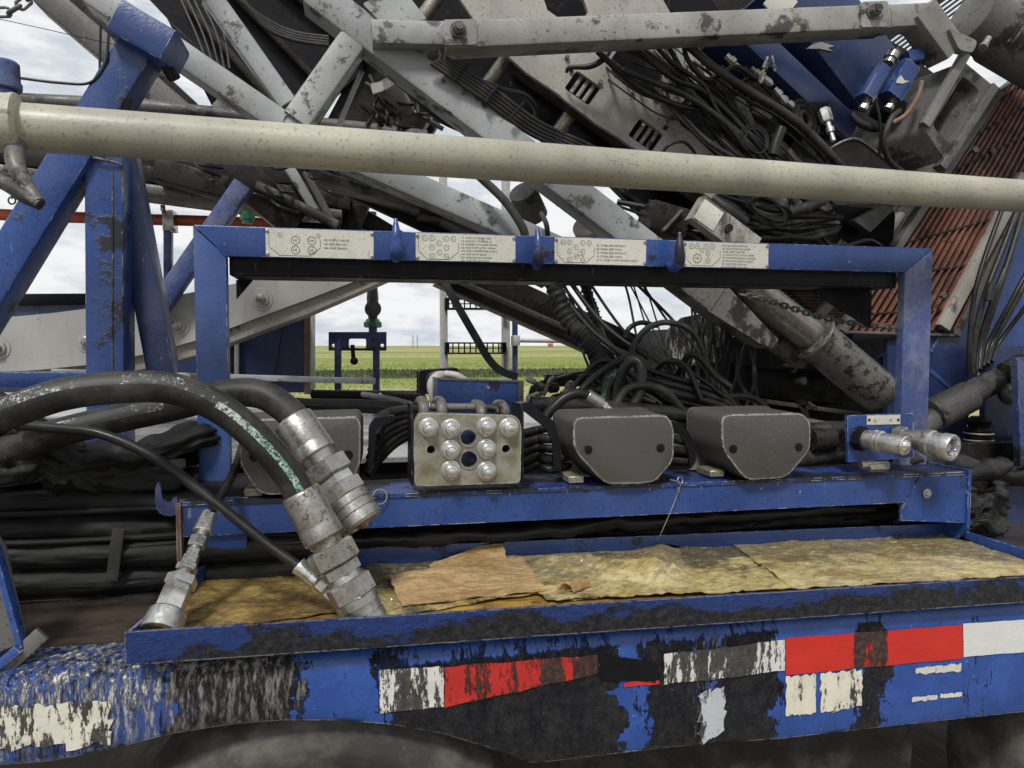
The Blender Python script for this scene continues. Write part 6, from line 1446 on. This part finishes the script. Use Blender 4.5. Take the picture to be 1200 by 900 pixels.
mb = MB(); pbeam(mb, (1040, 118), (1060, 130), 2.78, 22, .1, bev=.006); mb.build('manifold', M['black_paint_and_shade'], t)

# ================================================================== RIGHT SIDE: socket, column, gratings
sk = thing('pivot_socket', 'grey hollow square socket at the foot of the mast', 'socket', at(1100, 180, 2.8))
q_o = [(1127, 70), (1168, 104), (1110, 190), (1082, 150)]; q_i = [(1129, 88), (1150, 108), (1113, 170), (1092, 147)]
off = V((-.40, .55, -.12))
def ring_extrude(mb, qo, qi, Y, off):
    n = len(qo); O = [at(x, y, Y) for x, y in qo]; I = [at(x, y, Y) for x, y in qi]
    vs = O + I + [p + off for p in O] + [p + off for p in I]
    fs = []
    for i in range(n):
        j = (i + 1) % n; fs += [[i, j, n + j, n + i], [i, 2 * n + i, 2 * n + j, j], [n + i, n + j, 3 * n + j, 3 * n + i], [2 * n + i, 3 * n + i, 3 * n + j, 2 * n + j]]
    mb.add(vs, fs); mb.add([p + off * .8 for p in I], [[0, 1, 2, 3]]); return mb
ring_extrude(MB(), rounded(q_o, 6, 3), rounded(q_i, 6, 3), 2.70, off)
mb = MB(); ro = rounded(q_o, 7, 3); ri = rounded(q_i, 7, 3); ring = ring_extrude
n = len(ro); O = [at(x, y, 2.70) for x, y in ro]; I = [at(x, y, 2.70) for x, y in ri]
vs = O + I + [p + off for p in O] + [p + off * .6 for p in I]; fs = []
for i in range(n):
    j = (i + 1) % n; fs += [[i, j, n + j, n + i], [i, 2 * n + i, 2 * n + j, j], [n + i, n + j, 3 * n + j, 3 * n + i]]
fs += [list(range(3 * n, 4 * n)), list(range(2 * n, 3 * n))[::-1]]
mb.add(vs, fs); mb.build('socket_tube', M['dim_steel'], sk, sharp=30)
mb = MB(); pbeam(mb, (1134, 62), (1086, 146), 2.685, 11, .03, bev=.004); mb.build('socket_flange', M['silver_dirty'], sk)
mb = MB(); pbeam(mb, (1168, 100), (1106, 196), 2.69, 10, .05, bev=.004); mb.build('socket_flange', M['dim_steel'], sk)
mb = MB(); p, q = at(1158, 45, 2.62), at(1148, 62, 2.60); mb.lathe(p, q - p, [(0, .014), (.05, .014), (.052, .018), (.06, .018)], 14); mb.build('grease_pin', M['zinc_dirty'], sk)
cl_ = thing('pivot_column', 'round grey pivot column with a flange seam in the top right corner', 'column', at(1180, 80, 2.8))
p, q = at(1136, 16, 2.72), at(1262, 92, 2.72); d = (q - p); L = d.length; R = 34 * mpp(1180, 45, 2.72)
MB().lathe(p, d, [(0, R * .9), (.005, R), (L * .25, R), (L * .25 + .002, R * 1.03), (L * .25 + .014, R * 1.03), (L * .25 + .016, R * 1.08), (L, R * 1.08)], 40).build('column_tube', M['dim_steel'], cl_)
mb = pplate(MB(), rounded([(1112, 32), (1146, 48), (1140, 62), (1124, 58)], 5), 2.64, .04); mb.build('lug', M['silver_dirty'], cl_)
mb = MB().tube([at(1166, 18, 2.7), at(1176, 10, 2.66), at(1188, 14, 2.66), at(1184, 28, 2.7)], .004, 6); mb.build('lashing_loop', M['black_paint_and_shade'], cl_)
chain('steel_chain', [at(1182, -6, 2.7), at(1196, 4, 2.7), at(1216, 8, 2.7)], .035, .005, M['dim_steel'], 'short chain in the top right corner above the column')
chain('steel_chain', [at(1188, 28, 2.75), at(1200, 34, 2.75), at(1220, 40, 2.75)], .03, .004, M['black_paint_and_shade'], 'black lashing chain on the pivot column')

def grating(corner0, corner1, corner2, Y, n, mat, frame, label, group, ncross=5, barw=.55, corner3=None):
    # bars run from edge c0->c1 towards c2 (parallelogram), real parallel flat bars with cross rods
    t = thing('grating_floor', label, 'grating', at(*corner1, Y), group)
    a = at(*corner0, Y); b = at(*corner1, Y); c = at(*corner2, Y); e = c - b; L = (b - a)
    d3 = at(*corner3, Y) if corner3 else a + e; S = lambda u, v: a.lerp(b, u).lerp(d3.lerp(c, u), v)
    nrm = L.cross(e).normalized(); 
    if nrm.y > 0: nrm = -nrm
    mb = MB(); sp = L.length / n
    for k in range(n): mb.beam(S((k + .5) / n, 0), S((k + .5) / n, 1), sp * barw * L.normalized().cross(e.normalized()).length, .035, nrm, .003)
    tb = mb.build('grating_bars', M[mat], t, sharp=30)
    mb = MB()
    for k in range(ncross): f = (k + .5) / ncross; mb.beam(S(0, f) + nrm * .009, S(1, f) + nrm * .005, .010, .022, nrm)
    mb.build('cross_rods', M['dark_steel'], t)
    mb = MB()
    for p0, p1 in ((a, d3), (b, c)): mb.beam(p0, p1, .035, .055, nrm, .004)
    for p0, p1 in ((a, b), (d3, c)): mb.beam(p0, p1, .012, .045, nrm, .002)
    mb.build('grating_frame', M[frame], t)
    return t
grating((1168, 108), (1310, 0), (1117, 393), 2.95, 15, 'rust_grate', 'dim_steel', 'large red oxide grating floor standing on edge right of the rack', 'red gratings', 7, .5, (985, 389))
grating((1010, 338), (1070, 392), (962, 392), 3.35, 14, 'rust_grate', 'dark_steel', 'small red oxide grating piece seen through the rack behind the chain', 'red gratings', 3, .6)
grating((1036, 48), (1082, 74), (1190, -6), 3.9, 10, 'dark_steel', 'dark_steel', 'distant ribbed grating panel against the sky above the strut', 'grey gratings', 2, .45)
mb = MB()
for x, y in ((1140, 176), (1160, 178), (1103, 346)): mb.hexnut(at(x, y, 2.90), -YAX, .02, .016)
mb.build('grating_clip', M['dim_steel'], bpy.data.objects['grating_floor'])
mb = MB(); pbeam(mb, (1000, 396), (1118, 390), 2.93, 9, .05, bev=.004); mb.build('ledge_bar', M['black_paint_and_shade'], None, 'black angle bar under the lower end of the red grating', 'bar')
mb = MB(); pbeam(mb, (1203, 205), (1108, 384), 2.90, 15, .05, bev=.004); mb.build('edge_bar', M['silver_warm'], None, 'pale flat bar along the right edge of the red grating', 'bar')

# hydraulic cylinder, its clevis, chain
hc = thing('hydraulic_cylinder', 'greasy hydraulic cylinder with rod slanting down inside the rack arch', 'hydraulic cylinder', at(1000, 470, 2.9))
p, q = at(845, 312, 2.86), at(955, 397, 2.86); MB().cyl(p, q, 19.5 * mpp(900, 370, 2.86), 32).build('rod', M['rod'], hc)
p, q = at(951, 394, 2.86), at(1032, 462, 2.86); L = (q - p).length; r = 25 * mpp(990, 430, 2.86)
MB().lathe(p, q - p, [(0, r * .8), (.002, r * 1.12), (.02, r * 1.14), (.024, r * .98), (L * .9, r), (L, r * .93), (L + .03, r * .6)], 36).build('barrel', M['barrel'], hc)
mb = MB().torus(p + (q - p).normalized() * .012, q - p, r * 1.1, .006, 32, 8); mb.build('gland_ring', M['rod'], hc)
mb = MB(); pbeam(mb, (880, 372), (950, 420), 2.93, 28, .1, bev=.02); mb.build('barrel_guide', M['dim_steel'], hc)
c = at(1040, 446, 3.02); mb = MB().lathe(c, V((.1, -1, 0)), [(-.1, .13), (0, .13), (.006, .125), (.006, .112)], 40); mb.build('pivot_disc', M['blue_deep'], hc)
chain('steel_chain', [at(868, 345, 2.62), at(900, 352, 2.60), at(960, 371, 2.58), at(1010, 380, 2.56), at(1060, 384, 2.52)], .024, .0042, M['dim_steel'], 'rusty steel chain stretched inside the right half of the rack arch')
# lower dark machinery block
dm = thing('drawworks', 'dark oily machinery housing under the mast foot inside the arch', 'machinery', at(950, 560, 3.6))
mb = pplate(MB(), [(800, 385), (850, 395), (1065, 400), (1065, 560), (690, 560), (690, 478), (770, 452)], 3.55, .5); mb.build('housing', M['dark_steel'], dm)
for a, b, w, mt in (((840, 462), (1010, 486), 5, 'dim_steel'), ((880, 430), (1000, 436), 4, 'black_paint_and_shade'), ((700, 505), (840, 520), 10, 'black_paint_and_shade'), ((860, 478), (1020, 505), 7, 'black_paint_and_shade'), ((940, 470), (960, 540), 8, 'dark_steel')):
    mb = MB(); pbeam(mb, a, b, 3.40, w, .05); mb.build('conduit', M[mt], dm)
mb = MB(); pbeam(mb, (860, 445), (990, 455), 3.45, 40, .12, bev=.02); mb.build('cover_box', M['dark_steel'], dm)
rr = random.Random(11)
for k in range(26):
    x = rr.uniform(700, 1010); y = rr.uniform(430, 540); mb = MB(); c = at(x, y, 3.5); d = V((rr.uniform(-1, 1), -1, rr.uniform(-1, 1))); r = rr.uniform(.012, .035)
    mb.lathe(c, d, [(0, r), (.04, r), (.042, r * .6), (.08, r * .6), (.082, r * .8), (.1, r * .7)], rr.choice((6, 12, 16))); mb.build('fitting', M[rr.choice(('dark_steel', 'black_paint_and_shade', 'rod', 'dim_steel'))], dm)
# plate mottled with white patches and ragged bracket
mb = pplate(MB(), [(785, 385), (800, 372), (830, 366), (855, 380), (852, 400), (838, 408), (842, 424), (800, 430), (778, 412)], 3.5, .02); mb.build('white_patched_plate', M['sticker_black'], None, 'plate with white patches behind the cable loop', 'plate')
# pump at the foot and tag plate bracket (right of crossbar)
jb = thing('tag_bracket', 'pale bracket with a worn data plate above the right half of the rack', 'bracket', at(860, 270, 2.75))
mb = MB(); pbeam(mb, (818, 242), (885, 292), 2.68, 32, .06, bev=.005); mb.build('bracket_body', M['silver_warm'], jb)
mb = MB(); pbeam(mb, (820, 244), (842, 260), 2.676, 26, .004, bev=.001); mb.build('data_plate', M['white_plate'], jb)
mb = MB().lathe(at(852, 270, 2.68), V((-.3, -1, .1)), [(0, .012), (.03, .012), (.032, .016), (.04, .016)], 12); mb.build('stud', M['dark_steel'], jb)
jx = thing('junction_box', 'black junction box with bolt holes behind the rack crossbar', 'junction box', at(785, 265, 2.85))
mb = MB(); pbeam(mb, (765, 250), (806, 262), 2.80, 34, .16, bev=.006); mb.build('box_body', M['dark_steel'], jx)
mb = MB(); pbeam(mb, (800, 246), (778, 270), 2.78, 3, .03); mb.build('box_edge', M['dim_steel'], jx)
# dark gearbox filling the space behind upper right
gb = thing('gearbox', 'black greasy winch gearbox below the beige pipe at the right', 'gearbox', at(960, 330, 3.3))
mb = pplate(MB(), rounded([(860, 235), (1050, 245), (1045, 300), (985, 335), (900, 335), (850, 300)], 10), 3.15, .3); mb.build('gear_case', M['black_paint_and_shade'], gb)
mb = pplate(MB(), [(1000, 258), (1035, 240), (1048, 245), (1020, 272)], 3.05, .05); mb.build('gear_lug', M['dim_steel'], gb)

# ================================================================== RIGHT: blue pedestal, collared pipe
pd = thing('pedestal', 'blue welded pedestal plates behind the right end of the rack', 'pedestal', at(1110, 560, 2.9))
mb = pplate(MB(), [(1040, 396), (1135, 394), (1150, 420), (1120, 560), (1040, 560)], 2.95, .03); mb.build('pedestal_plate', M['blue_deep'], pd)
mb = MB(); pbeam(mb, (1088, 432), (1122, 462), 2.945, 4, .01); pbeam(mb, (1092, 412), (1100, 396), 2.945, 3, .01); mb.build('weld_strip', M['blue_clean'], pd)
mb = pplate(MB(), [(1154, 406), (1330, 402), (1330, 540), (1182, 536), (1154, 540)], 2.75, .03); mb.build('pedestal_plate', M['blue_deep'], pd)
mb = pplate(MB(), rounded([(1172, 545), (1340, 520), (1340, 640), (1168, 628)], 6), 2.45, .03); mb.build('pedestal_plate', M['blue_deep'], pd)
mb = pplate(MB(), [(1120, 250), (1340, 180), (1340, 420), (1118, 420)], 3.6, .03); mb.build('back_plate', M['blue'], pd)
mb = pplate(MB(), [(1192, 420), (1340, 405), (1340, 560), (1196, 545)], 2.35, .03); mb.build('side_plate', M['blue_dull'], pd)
cp = thing('collared_pipe', 'grey pipe with thick dusty collar behind the right end of the rack', 'pipe', at(1130, 500, 2.6))
mb = MB().tube([at(1060, 512, 2.62), at(1095, 490, 2.62), at(1140, 460, 2.62), at(1168, 446, 2.62), at(1215, 430, 2.62)], .052, 24, 8); mb.build('pipe_body', M['dim_steel'], cp)
p, q = at(1092, 487, 2.62), at(1136, 464, 2.62); L = (q - p).length; mb = MB().lathe(p, q - p, [(0, .06), (.003, .068), (L - .003, .066), (L, .058)], 32); mb.build('collar', M['dim_steel'], cp)
mb = MB()
for x, y in ((1186, 434), (1186, 460)): p = at(x - 10, y + 4, 2.58); q = at(x + 30, y - 14, 2.58); mb.lathe(p, q - p, [(0, .03), (.01, .045), (.08, .05), (.15, .05)], 20)
mb.build('clamp', M['dim_steel'], cp)
# black spool with white rings
sp = thing('hose_spool', 'black ribbed fitting with two white rings near the blue pedestal', 'fitting', at(1146, 525, 2.7))
c = at(1146, 530, 2.72); MB().lathe(c, ZAX, [(0, .055), (.10, .055), (.11, .04), (.14, .05), (.16, .03)], 24).build('spool_body', M['black_paint_and_shade'], sp)
for k in (.055, .085): MB().torus(c + ZAX * k, ZAX, .056, .004, 28, 6).build('white_ring', M['white_pipe'], sp)

# blue box with black bellows behind the coupling block
bx = thing('control_box', 'blue open topped box behind the coupling block', 'box', at(560, 480, 3.1))
mb = MB(); 
mb = pplate(MB(), [(513, 444), (611, 447), (611, 505), (513, 505)], 2.85, .012); mb.build('front_panel', M['blue_clean'], bx)
p = at(611, 446, 2.85); mb = MB().beam(at(610, 446, 2.85), at(610, 530, 2.85), .02, .03); mb.build('corner_post', M['dim_steel'], bx)
mb = MB(); pbeam(mb, (513, 444), (611, 447), 2.845, 2.5, .02); mb.build('top_edge', M['dim_steel'], bx)
mb = MB().plate([at(513, 444, 2.86), at(513, 505, 2.86), at(513, 505, 2.86) + V((0, .3, 0)), at(513, 444, 2.86) + V((0, .3, 0))], XAX, .012); mb.build('side_panel', M['blue_deep'], bx)
bl = thing('black_housing', 'black housing with two white elbow pipes behind the blue control box', 'housing', at(512, 465, 3.3))
mb = pplate(MB(), rounded([(491, 434), (537, 431), (537, 462), (491, 462)], 3), 3.2, .12); mb.build('housing_body', M['black_paint_and_shade'], bl)
mb = MB().torus(at(510, 446, 3.19), YAX, .034, .010, 24, 8); mb.build('seal_ring', M['rubber'], bl)
mb = MB().tube([at(510, 470, 3.08), at(506, 452, 3.08), at(512, 442, 3.09), at(522, 440, 3.13)], [.019, .021, .023, .02], 16, 8); mb.build('elbow_pipe', M['white_pipe'], bl)
mb = MB().tube([at(522, 438, 3.1), at(535, 440, 3.08), at(545, 446, 3.08)], .015, 14, 8); mb.build('elbow_pipe', M['white_pipe'], bl)
for k in range(5): MB().torus(at(489, 437 + k * 5.5, 3.2), V((1, 0, .2)), .008, .003, 12, 5).build('clip_ring', M['black_paint_and_shade'], bl)
